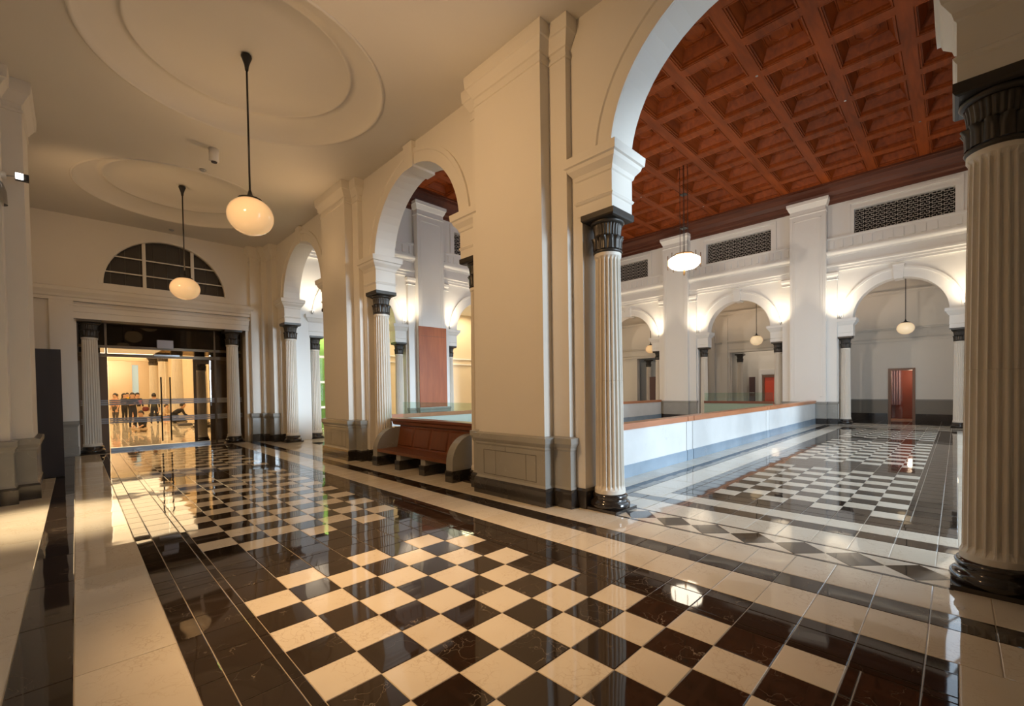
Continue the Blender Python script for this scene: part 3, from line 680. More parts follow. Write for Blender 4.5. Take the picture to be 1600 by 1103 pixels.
# south wall: windows for the daylight
C4 = [18.0, 27.6, 37.2, 46.8, 56.4]
W4 = arcade('wall_south', C4, 4.45, 13.65, 0.9, 31.8, -10.4, -9.8, 4.45, 12.9, 67.2, fN, M['white'])
for i, c in enumerate(C4):
    b = MB()
    for k in range(-2, 3): 
        x = c+k*1.78; b.box(x-0.07, x+0.07, -10.25, -10.1, 0.9, 13.65+math.sqrt(max(0, 4.45**2-(k*1.78)**2)))
    for z in (4.2, 7.4, 10.6, 13.65): b.box(c-4.45, c+4.45, -10.25, -10.1, z-0.07, z+0.07)
    MBw = b.build('window_%d' % (i+7), M['white'], kind='structure')
MB().box(-12, 13, 47.9, 48.0, 21.5, 23).build('trim_1', M['paint'], kind='structure')
# columns of the hall arcades
hs = 11.45/12.4
lab2 = ['slim pale column on the near side of the red framed door, partly behind the largest column',
        'pale column left of the far arch that frames the red door',
        'beige lit column standing in front of the orange doorway',
        'beige lit column with the green glass railing to its right edge',
        'small beige column above the plum brown board in the farthest hall arch']
for (c, q), l in zip(((C2[0], -1), (C2[0], 1), (C2[1], -1), (C2[1], 1), (C2[2], -1)), lab2): colat(67.65, c+q*5.3, l, hs, 0.93)
lab3 = ['whitish column before the green lit window, seen through the farthest corridor arch', 'pale column just left of the hanging wood panel, seen through the bench arch', 'pale column just right of the hanging wood panel, seen through the bench arch']
for x, l in zip((C3[0]-5.3, C3[0]+5.3, C3[1]-5.3), lab3): colat(x, 43.85, l, hs, 0.93)

# uplights standing on the imposts
up0 = None
def uplight(x, y, nx, ny, label, pw=150):
    global up0
    if up0 is None:
        t = thing('uplight', (x, y, 13.8), label, 'lamp', 'impost uplights')
        MB().lathe([(0.10, 0), (0.10, 0.05), (0.03, 0.06), (0.03, 0.16)], n=10, cap0=True, cap1=True).build('foot', M['steel'], t)
        MB().lathe([(0.06, 0.14), (0.13, 0.2), (0.15, 0.38)], n=12, cap0=True).build('housing', M['steel'], t)
        MB().lathe([(0.13, 0.36), (0.001, 0.365)], n=12).build('lens', M['lampw'], t)
        up0 = t
    else: clone(up0, (x, y, 13.8), label, 'impost uplights')
    spot('uplight_beam', (x+nx*1.35, y+ny*1.35, 13.9), (x+nx*0.15, y+ny*0.15, 18.6), pw, (1.0, 0.84, 0.62), 1.9, 1.0, 0.3)
ul = []
names = ['near the largest column', 'beside the middle hall pier', 'beside the middle hall pier, on its other side', 'beside the pier behind the lantern', 'beside the pier behind the lantern, on its left', 'at the farthest hall arch']
for k, (c, q) in enumerate(((C2[0], -1), (C2[0], 1), (C2[1], -1), (C2[1], 1), (C2[2], -1), (C2[2], 1))):
    uplight(66.8, c+q*5.75, -1, 0, 'tiny uplight on the far wall impost ' + names[k])
n3 = ['above the column before the green window', 'left of the hanging wood panel', 'right of the hanging wood panel', 'on the far side of the second north arch']
for k, (c, q) in enumerate(((C3[0], -1), (C3[0], 1), (C3[1], -1), (C3[1], 1))):
    uplight(c+q*5.75, 43.0, 0, -1, 'tiny uplight on the north wall impost ' + n3[k])

# wood panel hung on the north pier
t = thing('wall_panel', (29.9, 41.95, 3.0), 'tall reddish brown wood panel hung on the white pier, seen through the bench arch', 'panel')
MB().box(-2.15, 2.15, 0.0, 0.14, 0, 10.6).build('board', M['panelw'], t)
MB().box(-1.9, 1.9, -0.03, 0.0, 9.35, 9.38).build('seam', M['railt'], t)
for x in (-1.9, 1.9):
    for z in (0.3, 10.2): MB().box(x-0.05, x+0.05, -0.05, 0.0, z-0.05, z+0.05).build('stud', M['brass'], t)

# ------------------------------------------------------------------ coffered ceiling
ZW = 31.4; px, py = 4.745, 4.70; X0, Y0 = 37.55-5*px, -2*py
hall = MB().box(12.9, 67.6, -11, 44, 34.4, 34.6).build('ceiling_coffered', M['coffer'], kind='structure')
cf_ = MB(); hx, hy = px/2, py/2
def rr_(ax, ay, z): return [(-ax, -ay, z), (ax, -ay, z), (ax, ay, z), (-ax, ay, z)]
e = 0.44
cf_.ring([rr_(hx, hy, 0), rr_(hx-e, hy-e, 0), rr_(hx-e, hy-e, 0.07), rr_(hx-e-0.05, hy-e-0.05, 0.07), rr_(hx-e-0.09, hy-e-0.09, 0.0), rr_(hx-e-0.16, hy-e-0.16, 0.0), rr_(hx-e-0.17, hy-e-0.17, 0.16), rr_(hx-e-0.25, hy-e-0.25, 0.18), rr_(hx-e-0.26, hy-e-0.26, 0.34), rr_(hx-e-0.66, hy-e-0.66, 1.12), rr_(hx-e-0.70, hy-e-0.70, 1.06), rr_(hx-e-0.76, hy-e-0.76, 1.06), rr_(hx-e-0.78, hy-e-0.78, 1.14)], cap1=True)
cf_.ring([rr_(hx, hy, 0), rr_(hx, hy, 1.7), rr_(0.1, 0.1, 1.75)])
def octo(a, z): return [(a*math.cos(PI/8+k*PI/4)*(1.12), a*math.sin(PI/8+k*PI/4), z) for k in range(8)]
cf_.ring([octo(0.86, 1.14), octo(0.86, 0.96), octo(0.76, 0.92), octo(0.70, 1.02), octo(0.3, 1.05)], cap1=True)
cme = cf_.mesh('coffer', M['coffer'])
for i in range(11):
    for j in range(11):
        link('coffer', cme, hall, (X0+(i+0.5)*px, Y0+(j+0.5)*py, ZW))
CW = [(0.0, 28.9), (-0.25, 28.95), (-0.28, 29.25), (-0.55, 29.4), (-0.6, 29.75), (-0.75, 29.8), (-0.9, 30.3), (-1.3, 30.8), (-1.35, 31.15), (-1.5, 31.2), (-1.5, 31.6)]
MB().sweep(ccw(rect(12.98, 67.1, -9.8, 43.3)), CW, caps=False).build('wood_cornice', M['cornice'], hall)
b = MB()
for k in range(1, 11):
    for j in range(1, 11):
        if (k*7+j*3) % 11 == 0: b.lathe([(0.10, ZW-0.03), (0.10, ZW)], X0+k*px, Y0+j*py, 10, cap0=True)
b.build('ceiling_spot', M['steel'], hall)

# ------------------------------------------------------------------ balustrades of the void
def balustrade(y, s, x0, x1, label, slots):
    t = thing('balustrade', (x0, y, 0), label, 'balustrade')
    L = x1-x0; s1 = -s
    def bb(a, b_, u, v, z0, z1, nm, m): return MB().box(a, b_, min(u, v), max(u, v), z0, z1).build(nm, M[m], t)
    cuts = [0.0]+[q for p_ in slots for q in (p_-0.5, p_+0.5)]+[L]
    for i in range(len(cuts)-1):
        a, b_ = cuts[i]+(0.04 if i else 0), cuts[i+1]-(0.04 if i < len(cuts)-2 else 0)
        bb(a, b_, 0.0, s*0.55, 0.72, 2.75, 'marble_panel', 'wmarble')
        bb(a, b_, s*-0.06, s*0.61, 0.0, 0.72, 'plinth', 'gplinth')
        bb(a, b_, s*-0.12, s*0.67, 2.75, 3.1, 'handrail', 'rail')
    return t
M['wmarble'] = marble('white marble', (0.62, 0.62, 0.60), (0.74, 0.74, 0.72), (0.45, 0.45, 0.43), 0.3, 3.0, 0.25, cl=0.3)
M['gplinth'] = marble('blue grey marble', (0.17, 0.23, 0.29), (0.30, 0.38, 0.46), (0.5, 0.5, 0.5), 0.3, 3.0, 0.2, cl=0.4)
balustrade(6.0, 1, 13.0, 65.9, 'long white marble balustrade with orange wood handrail beside the bright walkway', [13.8, 32.0])
balustrade(28.0, 1, 13.0, 65.9, 'far marble balustrade with wood handrail on the other side of the open well', [13.8, 32.0])

# glass railings at both ends of the well
def glass_rail(x, y0, y1, label, zlo, zhi, lowmat):
    t = thing('glass_railing', (x, y0, 0), label, 'railing')
    n = 3
    for k in range(n):
        a = k*(y1-y0)/n; MB().box(-0.03, 0.03, a+0.04, a+(y1-y0)/n-0.04, zlo, zhi).build('glass_pane', M['green'], t)
    return t
glass_rail(13.44, 12.6, 21.9, 'clear glass railing rising above the back of the wooden bench', 2.9, 4.35, None)
t = glass_rail(66.6, 11.2, 21.0, 'greenish glass railing with dark rail between the two beige far columns', 3.0, 4.2, None)
MB().box(-0.15, 0.15, 0.0, 9.8, 2.6, 2.95).build('rail', M['railt'], t)
MB().box(-0.05, 0.05, 0.0, 9.8, 0.0, 2.6).build('kick_panel', mat('green tinted panel', (0.30, 0.38, 0.29), 0.2), t)
MB().sweep(ccw(rect(13.34, 13.55, 11.9, 22.2)), [(0, -16), (0, 2.75)]).build('wall_parapet', M['white'], kind='structure')
MB().box(13.34, 13.6, 12.0, 22.1, 2.75, 3.0).build('trim_2', M['rail'], kind='structure')

# ------------------------------------------------------------------ bench
t = thing('bench', (10.85, 17.0, 0), 'wooden bench with panelled back between grey stone arms, built into the second arch', 'bench')
def arm(y0, y1):
    b = MB(); P_ = [(0.0, 0.65)]
    for k in range(11):
        a = PI/2*k/10; P_.append((1.55-1.55*math.cos(a), 1.05+1.55*math.sin(a)))
    P_.append((2.0, 2.6)); P_.append((2.0, 0.65))
    b.ring([[(x, yy, z) for x, z in P_] for yy in (y0, y1)], False, True, True, True)
    b.build('arm', M['grey'], t)
    MB().box(-0.05, 2.0, y0-0.05, y1+0.05, 0, 0.65).build('arm_base', M['black'], t)
arm(-4.6, -4.0); arm(4.05, 4.65)
for yy in (-1.4, 1.5):
    MB().box(0.15, 1.9, yy-0.25, yy+0.25, 0.62, 1.0).build('support', M['grey'], t)
    MB().box(0.05, 1.9, yy-0.3, yy+0.3, 0, 0.62).build('support_base', M['black'], t)
s = MB(); s.box(0.0, 1.75, -4.0, 4.05, 1.0, 1.18); s.build('seat', M['wood'], t)
b = MB(); b.add([(1.55, -4.0, 1.18), (1.72, -4.0, 1.18), (2.05, -4.0, 2.75), (1.85, -4.0, 2.75), (1.55, 4.05, 1.18), (1.72, 4.05, 1.18), (2.05, 4.05, 2.75), (1.85, 4.05, 2.75)], [(0,1,2,3),(4,7,6,5),(0,4,5,1),(1,5,6,2),(2,6,7,3),(3,7,4,0)])
b.build('back', M['railt'], t)
for k in range(4):
    y0 = -3.85+k*1.98; y1 = y0+1.72
    b = MB(); f = lambda z, o: 1.55+(z-1.18)*0.19-o
    b.add([(f(1.32, 0.09), y0+.06, 1.38), (f(1.32, 0.09), y1-.06, 1.38), (f(2.6, 0.09), y1-.06, 2.52), (f(2.6, 0.09), y0+.06, 2.52), (f(1.3, 0), y0, 1.3), (f(1.3, 0), y1, 1.3), (f(2.6, 0), y1, 2.6), (f(2.6, 0), y0, 2.6)],
          [(0,1,2,3),(4,5,1,0),(5,6,2,1),(6,7,3,2),(7,4,0,3),(4,7,6,5)]); b.build('back_panel', M['wood'], t)
MB().sweep(ccw(rect(1.75, 2.2, -4.65, 4.65)), [(0, 2.72), (0.1, 2.78), (0.14, 2.95), (0.22, 3.05), (0.22, 3.2), (0.1, 3.22)]).build('top_rail', M['railt'], t)

# ------------------------------------------------------------------ lamps
def pendant(x, y, ztop, zc, label, r, gm, group, power, col):
    t = thing('pendant_lamp', (x, y, zc), label, 'lamp', group)
    sq = 0.88
    MB().lathe([(r*math.sin(PI*i/20) if 0 < i < 20 else 0.001, -r*sq*math.cos(PI*i/20)) for i in range(21)], n=32).build('globe', M[gm], t)
    MB().lathe([(r*0.50, r*sq*0.84), (r*0.52, r*sq*0.93), (r*0.30, r*sq*1.02), (r*0.12, r*sq*1.15), (0.06, r*sq*1.4), (0.05, r*sq*1.45)], n=20, cap1=True).build('gallery', M['ink'], t)
    MB().tube((0, 0, r*sq*1.3), (0, 0, ztop-zc-0.3), 0.045).build('stem', M['ink'], t)
    MB().lathe([(0.07, ztop-zc-0.75), (0.10, ztop-zc-0.5), (0.20, ztop-zc-0.2), (0.24, ztop-zc-0.1), (0.22, ztop-zc)], n=16, cap0=True, cap1=True).build('canopy', M['ink'], t)
    return t
pendant(2.5, 17.3, 21.68, 13.85, 'large lit opal globe pendant hanging nearest, under the round ceiling dish', 1.02, 'globe', 'corridor pendants', 150, WARM)
pendant(2.55, 36.1, 21.6, 13.55, 'smaller looking amber globe pendant in front of the half round window', 1.0, 'globe', 'corridor pendants', 75, WARM)
pendant(2.5, -2.5, 21.68, 13.85, 'opal globe pendant overhead at the near end of the corridor', 1.02, 'globe', 'corridor pendants', 150, WARM)
pendant(73, -2.63, 20.8, 12.45, 'pale globe pendant above the red framed door', 0.92, 'globe2', 'far corridor pendants', 34, (1, 0.78, 0.55))
pendant(73, 15.26, 20.8, 12.45, 'pale globe pendant in the middle far arch', 0.92, 'globe2', 'far corridor pendants', 34, (1, 0.78, 0.55))
pendant(73, 33.6, 20.8, 12.45, 'amber globe pendant peeking beside the farthest arch column', 0.92, 'globe', 'far corridor pendants', 34, (1, 0.72, 0.42))

t = thing('hall_lantern', (48.0, 15.8, 20.1), 'bright octagonal glass lantern hung on thin rods from the coffered ceiling', 'lamp', 'hall lanterns')
def oct_(r, z, a0=PI/8): return [(r*math.cos(a0+k*PI/4), r*math.sin(a0+k*PI/4), z) for k in range(8)]
MB().ring([oct_(0.9, -0.78), oct_(1.5, -0.6), oct_(1.8, -0.25), oct_(1.8, 0.45), oct_(1.1, 0.72)], cap0=True, cap1=True).build('glass_body', M['lantern'], t)
for k in range(8):
    a = PI/8+k*PI/4; p_ = (1.84*math.cos(a), 1.84*math.sin(a)); MB().tube((*p_, -0.75), (*p_, 0.95), 0.04, 6).build('rib', M['brass'], t)
b = MB().ring([oct_(1.2, 0.8), oct_(1.2, 0.95), oct_(0.5, 1.0)], cap0=True, cap1=True); b.build('crown', M['brass'], t)
for k in range(4):
    a = k*PI/2+0.3; MB().tube((0.44*math.cos(a), 0.44*math.sin(a), 0.9), (0.44*math.cos(a), 0.44*math.sin(a), 11.9), 0.03, 6).build('rod', M['ink'], t)
for z in (4.0, 8.0): MB().box(-0.38, 0.38, -0.38, 0.38, z, z+0.06).build('spacer', M['ink'], t)
MB().lathe([(0.5, 11.75), (0.62, 11.85), (0.62, 12.2), (0.5, 12.45)], n=16, cap0=True, cap1=True).build('canopy', M['ink'], t)
MB().lathe([(0.02, -1.6), (0.10, -1.45), (0.12, -1.2), (0.08, -0.85)], n=10, cap0=True).build('finial', M['brass'], t)

clone(t, (30.0, 15.8, 20.1), 'second octagonal lantern of the hall, behind the near column', 'hall lanterns')
# floodlight on the left pier
t = thing('floodlight', (-6.0, 25.0, 15.75), 'small lit floodlight on an arm fixed to the pier at the left edge', 'lamp')
MB().tube((-0.35, -0.05, 0.0), (0.12, -0.05, 0.0), 0.17, 14).build('mount', M['paint'], t)
MB().tube((0.1, -0.05, 0.0), (0.45, -0.25, 0.0), 0.03, 6).build('arm', M['steel'], t)
b = MB().box(0.40, 0.86, -0.42, -0.12, -0.16, 0.14); b.build('housing', M['ink'], t)
MB().box(0.43, 0.68, -0.46, -0.42, -0.16, 0.12).build('lamp_face', M['lampw'], t)
MB().lathe([(0.10, -0.35), (0.24, -0.5), (0.34, -0.9), (0.36, -1.5)], -0.2, -0.35, 18).build('glass_shade', M['shade'], t)
spot('floodlight_beam', (-5.5, 24.2, 15.6), (-4.3, 19.3, 0), 2000, (1.0, 0.78, 0.50), 0.55, 1.0, 0.03)

# ceiling fittings
t = thing('ceiling_camera', (2.78, 26.13, 20.7), 'white cylinder fitting on the corridor ceiling between the two round dishes', 'ceiling fitting')
MB().lathe([(0.27, 0.0), (0.27, -0.75), (0.24, -0.8)], n=20, cap0=True, cap1=True).build('housing', M['white'], t)
MB().lathe([(0.17, -0.801), (0.16, -0.85)], n=16, cap1=True).build('lens', M['slate'], t)
for (x, y_, l) in ((2.81, 29.69, 'small flat detector on the corridor ceiling just beyond the white cylinder'), (2.98, 45.2, 'small flat detector on the corridor ceiling above the half round window')):
    t = thing('smoke_detector', (x, y_, 20.7), l, 'detector')
    MB().lathe([(0.2, 0), (0.2, -0.06), (0.12, -0.12)], n=16, cap0=True, cap1=True).build('cover', M['steel'], t)

# standing boards
t = thing('standing_board', (-4.9, 33.0, 0), 'tall slate grey board standing on the floor behind the left pier', 'board')
MB().box(-0.62, 0.5, 0, 0.5, 0.06, 8.12).build('panel', M['slate'], t); MB().box(-0.62, 0.5, -0.06, 0.56, 0, 0.06).build('foot', M['ink'], t)
t = thing('standing_board', (72.5, 32.4, 0), 'plum brown board standing before the farthest hall arch', 'board')
MB().box(-0.2, 0.2, -1.2, 1.1, 0.06, 7.2).build('panel', M['plum'], t); MB().box(-0.3, 0.3, -1.25, 1.15, 0, 0.06).build('foot', M['ink'], t)
t = thing('standing_board', (85.6, 19.75, 0), 'small dark board with a pale line beside the orange doorway', 'board')
MB().box(-0.1, 0.1, -0.5, 0.5, 0.06, 6.9).build('panel', M['plum'], t); MB().box(-0.14, -0.1, -0.45, 0.4, 3.9, 4.0).build('shelf', M['white'], t)

# ------------------------------------------------------------------ far corridor beyond W2
WB = MB(); 
WB.box(79, 80, -12, 62, 18.4, 21.0); WB.box(79, 80, -12, -3.3, -0.02, 18.4); WB.box(79, 80, -3.3, -0.4, 7.4, 18.4); WB.box(79, 80, -0.4, 10.6, -0.02, 18.4)
WB.box(79, 80, 10.6, 21.4, 11.2, 18.4); WB.box(79, 80, 21.4, 29.3, -0.02, 18.4); WB.box(79, 80, 29.3, 39.9, 11.2, 18.4); WB.box(79, 80, 39.9, 62, -0.02, 18.4)
WB = WB.build('wall_beyond', M['paint'], kind='structure')
for y0, y1 in ((-12, -3.35), (-0.35, 10.6)):
    MB().box(78.85, 79.0, y0, y1, 0.95, 2.85).build('wainscot', mat('brown grey wainscot', (0.20, 0.175, 0.14), 0.4), WB)
    MB().box(78.75, 79.0, y0, y1, 2.85, 3.0).build('chair_rail', M['grey'], WB)
    MB().box(78.8, 79.0, y0, y1, 0, 0.95).build('baseboard', M['black'], WB)
for z0, z1, o in ((11.25, 11.5, 0.12), (11.7, 11.8, 0.2), (12.9, 13.1, 0.25), (13.1, 13.35, 0.45), (18.0, 18.15, 0.15), (18.15, 18.45, 0.3)):
    MB().box(79-o, 79, -12, 62, z0, z1).build('string_course', M['paint'], WB)
for yy in (21.7, 24.0):
    MB().box(78.6, 79, yy, yy+0.9, 0, 17.6).build('pilaster', M['paint'], WB)
ceil2 = MB().box(68.4, 92, -12, 62, 20.8, 21.0).build('ceiling_far', M['ceil'], kind='structure')
MB().box(68.3, 92, -12.2, -12, 0, 21.0).build('wall_far_south', M['paint'], kind='structure')
MB().box(12.5, 92, 62, 62.2, 0, 21).build('wall_far_north', M['beige'], kind='structure')
# portal columns
colat(79.6, 19.9, 'small beige column beside the opening that leads to the orange door', 10.9/12.4, 0.85)
colat(79.6, 37.6, 'dark topped column seen at the edge of the farthest hall arch', 10.9/12.4, 0.85)
# vestibule with orange door
WV = MB().box(86, 86.4, 8, 15.2, 0, 18.3); WV.box(86, 86.4, 17.9, 24, 0, 18.3); WV.box(86, 86.4, 15.2, 17.9, 7.0, 18.3); WV.box(86, 86.4, 24, 62, 0, 18.3)
WV.build('wall_vestibule', M['paint'], kind='structure')
d = link('door_3', None, None, (86, 16.6, 0), kind='structure')
MB().box(-0.2, 0.1, 1.55, 2.1, 0, 8.2).build('surround', M['white'], d); MB().box(-0.2, 0.1, -2.0, 1.55, 7.3, 8.2).build('surround', M['white'], d)
MB().box(-0.1, 0.3, 1.15, 1.5, 0, 7.2).build('door_frame', M['doorwood'], d); MB().box(-0.1, 0.3, -1.5, 1.15, 6.75, 7.2).build('door_frame', M['doorwood'], d)
MB().box(0.12, 0.25, -1.4, 1.15, 0.05, 6.75).build('door_leaf', M['red'], d)
MB().lathe([(0.09, 0), (0.09, 0.1)], 0.02, -1.0, 10, cap1=True, cap0=True).map(lambda x, y, z: (x, y, z+4.6)).build('door_handle', M['steel'], d)
# framed red doorway in the wall beyond
d = link('door_2', None, None, (79, -1.85, 0), kind='structure')
for a in ((-1.45, -1.15), (1.15, 1.45)): MB().box(-0.15, 1.0, a[0], a[1], 0, 7.4).build('door_frame', M['doorwood'], d)
MB().box(-0.15, 1.0, -1.15, 1.15, 7.1, 7.4).build('door_frame', M['doorwood'], d); MB().box(-0.15, 1.0, -1.15, 1.15, 0, 0.2).build('sill', M['rail'], d)
MB().box(0.3, 0.33, -1.15, 1.15, 0.2, 7.1).build('glass_leaf', M['pane'], d)
rr2 = MB(); rr2.box(84.8, 85, -6, 4, 0, 7.6); rr2.box(80, 85, 3.8, 4, 0, 7.6); rr2.box(80, 85, -6.2, -6, 0, 7.6); rr2.box(80, 85, -6, 4, 7.5, 7.7)
rr2.build('wall_red_room', M['redroom'], kind='structure')
cu = MB(); n = 30
cu.ring([[(84.0+0.12*math.sin(k*1.3), -1.45+k*0.06, z) for k in range(n)] for z in (2.0, 7.4)], True, False); cu.build('curtain', M['curtain'], None, label='violet grey curtain hanging inside the red room behind the wood framed doorway', cat='curtain')
point('red_room_light', (82, -3.0, 6.5), 26, (1, 0.8, 0.6), 0.2)
spot('vestibule_fill', (82, 17.5, 17.5), (85, 16.8, 4), 160, (1, 0.8, 0.6), 1.6)  # added spot without a fixture, brightens the orange door
# ceiling and walls of the north rooms, behind W3
MB().box(12.9, 68, 44.6, 62, 18.3, 18.6).build('ceiling_north', M['ceil'], kind='structure')
nw = MB().box(24.5, 68, 54.0, 54.4, 0, 18.3).build('wall_north_room', M['cream2'] if 'cream2' in M else M['beige'], kind='structure')
MB().box(24.5, 68, 53.8, 54.0, 10.5, 10.7).build('string_course', M['white'], nw); MB().box(24.5, 68, 53.8, 54.0, 9.6, 9.75).build('string_course', M['white'], nw)
for x in (24, 40, 56): area('north_room_light', (x+2, 50, 18.0), (0, 0, -1), 8, 5, 120, (1.0, 0.80, 0.52))
# green garden window behind the first north arch
win = MB()
for z in (3.1, 6.6, 10.1, 13.6): win.box(14.5, 24.5, 55.0, 55.4, z-0.16, z+0.16)
for x in (14.5, 18.0, 21.0, 24.4): win.box(x-0.12, x+0.12, 55.0, 55.4, 0, 18.3)
win = win.build('window_2', M['white'], kind='structure')
MB().box(14.4, 24.5, 55.5, 55.55, 0, 18.3).build('pane', M['green'], win)
MB().box(14.0, 26, 58.5, 58.7, 0, 19).build('wall_garden', M['outside'], kind='structure')
area('gallery_end_fill', (1, 143, 13.0), (0, 1, -0.2), 10, 3, 100, (1.0, 0.80, 0.60))  # added unseen light that brightens the gallery's back wall
area('garden_daylight', (19.5, 56.2, 17.5), (0, 1, -1.6), 9, 1.2, 420, (1.0, 0.95, 0.60))

# ------------------------------------------------------------------ room beyond the glass doors
vb = MB(); vb.box(-14, -2.0, 51.6, 52.2, -0.02, 19); vb.box(-2.0, 6.85, 51.6, 52.2, 10.0, 19); vb.box(6.85, 13, 51.6, 52.2, -0.02, 19); vb.box(-14, 13, 48.4, 52, 18.3, 18.6)
vb.box(5.5, 6.38, 51.6, 52.2, -0.02, 10.0); vb.build('wall_vestibule_glass', M['umber'], kind='structure')
rm = MB(); rm.box(-14, -13.8, 48.0, 150, 0, 19); rm.box(12.8, 13, 48.0, 150, 0, 19); rm.box(-14, 7.0, 149, 149.3, 0, 19); rm.box(8.3, 13, 149, 149.3, 0, 19); rm.box(7.0, 8.3, 149, 149.3, 13.3, 19); rm.box(7.0, 8.3, 149, 149.3, 0, 3)
rm.build('wall_gallery', M['beige'], kind='structure')
MB().box(-14, 13, 48, 150, 18.8, 19).build('ceiling_gallery', M['beige'], kind='structure')
MB().box(-13.8, 12.8, 136, 137, 13.6, 17).build('trim_3', M['beige'], kind='structure')
MB().box(-6.0, 9.8, 54, 141, 15.0, 15.2).build('ceiling_luminous', M['luminous'], kind='structure')
MB().box(7.0, 8.3, 149.4, 149.6, 3.0, 13.3).build('window_6', mat('bluish window pane', (0.3, 0.4, 0.42), 0.2, emit=(0.62, 0.80, 0.82), es=0.6), kind='structure')
gl = ['warm lit column nearest behind the glass doors', 'warm lit column second behind the glass doors', 'warm lit column third behind the glass doors', 'warm lit column farthest behind the glass doors']
for yy, l in zip((76, 98, 117, 134), gl): colat(10.0, yy, l, 14.4/12.4, 1.5)
colat(5.90, 51.05, 'olive shaded column standing close behind the glass doors, at the edge of the lit opening', 8.9/12.4, 0.78)

# ------------------------------------------------------------------ people beyond the glass doors
def skin_mesh(name, verts, edges, radii, m):
    me = bpy.data.meshes.new(name); me.from_pydata([Vector(v) for v in verts], edges, [])
    o = bpy.data.objects.new(name, me); COL.objects.link(o)
    md = o.modifiers.new('s', 'SKIN'); md.use_smooth_shade = True
    for i, r in enumerate(radii): me.skin_vertices[0].data[i].radius = (r, r) if not isinstance(r, tuple) else r
    me.skin_vertices[0].data[0].use_root = True
    o.modifiers.new('u', 'SUBSURF').levels = 1
    dg = bpy.context.evaluated_depsgraph_get(); dg.update()
    out = bpy.data.meshes.new_from_object(o.evaluated_get(dg)); out.materials.clear(); out.materials.append(m)
    bpy.data.objects.remove(o); return out
cloth = {}
def cmat(n, c):
    if n not in cloth: cloth[n] = mat('cloth '+n, c, 0.8)
    return cloth[n]
skin = mat('skin', (0.55, 0.33, 0.21), 0.5); hair = mat('black hair', (0.012, 0.009, 0.008), 0.5)
def person(x, y, rz, pose, top, bot, label, scale=1.0, longhair=False, prop=None):
    t = thing('person', (x, y, 0), label, 'person', rz=rz); t.scale = (scale,)*3
    lean = pose.get('lean', 0.0); hip = pose.get('hip', 0.92); kn = pose.get('knee'); 
    H = Vector((0, 0, hip)); up = Vector((0, -math.sin(lean), math.cos(lean)))   # faces local -y
    che = H+up*0.36; neck = H+up*0.54; head = neck+Vector((0, -0.02-0.05*lean, 0.17 if lean < 1 else 0.1))
    sh = [neck+Vector((q*0.17, 0, -0.05)) for q in (-1, 1)]
    el = pose.get('elbow', [(-0.055, 0.02, -0.29), (0.055, 0.02, -0.29)]); wr = pose.get('wrist', [(-0.06, -0.07, -0.53), (0.06, -0.07, -0.53)])
    knee = kn or [(-0.10, -0.02, 0.48), (0.10, -0.02, 0.48)]; ank = pose.get('ankle', [(-0.11, 0.02, 0.08), (0.11, 0.02, 0.08)])
    V = [H, H+up*0.18, che, neck, head, head+Vector((0, 0, 0.07))]; E = [(0, 1), (1, 2), (2, 3), (3, 4), (4, 5)]; Rr = [0.15, 0.13, 0.165, 0.062, 0.118, 0.10]
    for i in (0, 1):
        s_ = sh[i]; e_ = s_+Vector(el[i]); w_ = s_+Vector(wr[i]); h_ = w_+(w_-e_).normalized()*0.12
        n = len(V); V += [s_, e_, w_, h_]; E += [(2, n), (n, n+1), (n+1, n+2), (n+2, n+3)]; Rr += [0.06, 0.045, 0.032, 0.03]
        k_ = Vector(knee[i]); a_ = Vector(ank[i]); f_ = a_+Vector((0, -0.15, -0.045)) if a_.z < 0.15 else a_+Vector((0, -0.13, -0.04))
        n = len(V); V += [H+Vector(((i*2-1)*0.09, 0, -0.06)), k_, a_, f_]; E += [(0, n), (n, n+1), (n+1, n+2), (n+2, n+3)]; Rr += [0.10, 0.065, 0.042, 0.038]
    body = skin_mesh('body', V, E, Rr, skin)
    body.materials.clear()
    for m_ in (skin, cmat(*top), cmat(*bot)): body.materials.append(m_)
    for p_ in body.polygons:
        c = p_.center; v_ = [(c-q).length for q in V]; k = v_.index(min(v_))
        p_.material_index = {0: 2, 1: 1, 2: 1, 3: 1 if c.z < neck.z-0.02 else 0, 4: 0, 5: 0}.get(k, [1, 1, 0, 0, 2, 2, 2, 2][(k-6) % 8] if k > 5 else 0)
        if k in (6, 7, 14, 15): p_.material_index = 1
    bo = link('body', body, t)
    hb = MB(); hc = head+Vector((0, 0.015, 0.045)); s0 = 1/T
    rings = []
    for i in range(9):
        a = PI*i/8*(0.60); rings.append([((hc.x+0.108*math.sin(a)*math.cos(2*PI*j/14))*s0, (hc.y+0.120*math.sin(a)*math.sin(2*PI*j/14)+0.028)*s0, (hc.z-0.01-(0.05 if math.sin(2*PI*j/14) > 0 else 0)*(i/8)+0.120*math.cos(a))*s0) for j in range(14)])
    if longhair: rings.append([((hc.x+0.11*math.cos(2*PI*j/14))*s0, (hc.y+0.05+0.08*math.sin(2*PI*j/14))*s0, (hc.z-0.22)*s0) for j in range(14)])
    hb.ring(rings, True, cap0=True, cap1=True); hb.build('hair', hair, t)
    fm = MB()   # face: eyes and mouth
    for q in (-1, 1): fm = MB(); fm.box((head.x+q*0.035-0.01)*s0, (head.x+q*0.035+0.01)*s0, (head.y-0.094)*s0, (head.y-0.080)*s0, (head.z+0.02)*s0, (head.z+0.032)*s0).build('eye', hair, t)
    if prop == 'bag': 
        MB().lathe([(0.02, 2.5), (0.42, 2.6), (0.5, 3.0), (0.35, 3.35), (0.02, 3.4)], 1.25, 0.2, 14).build('shoulder_bag', cmat('maroon', (0.12, 0.02, 0.02)), t)
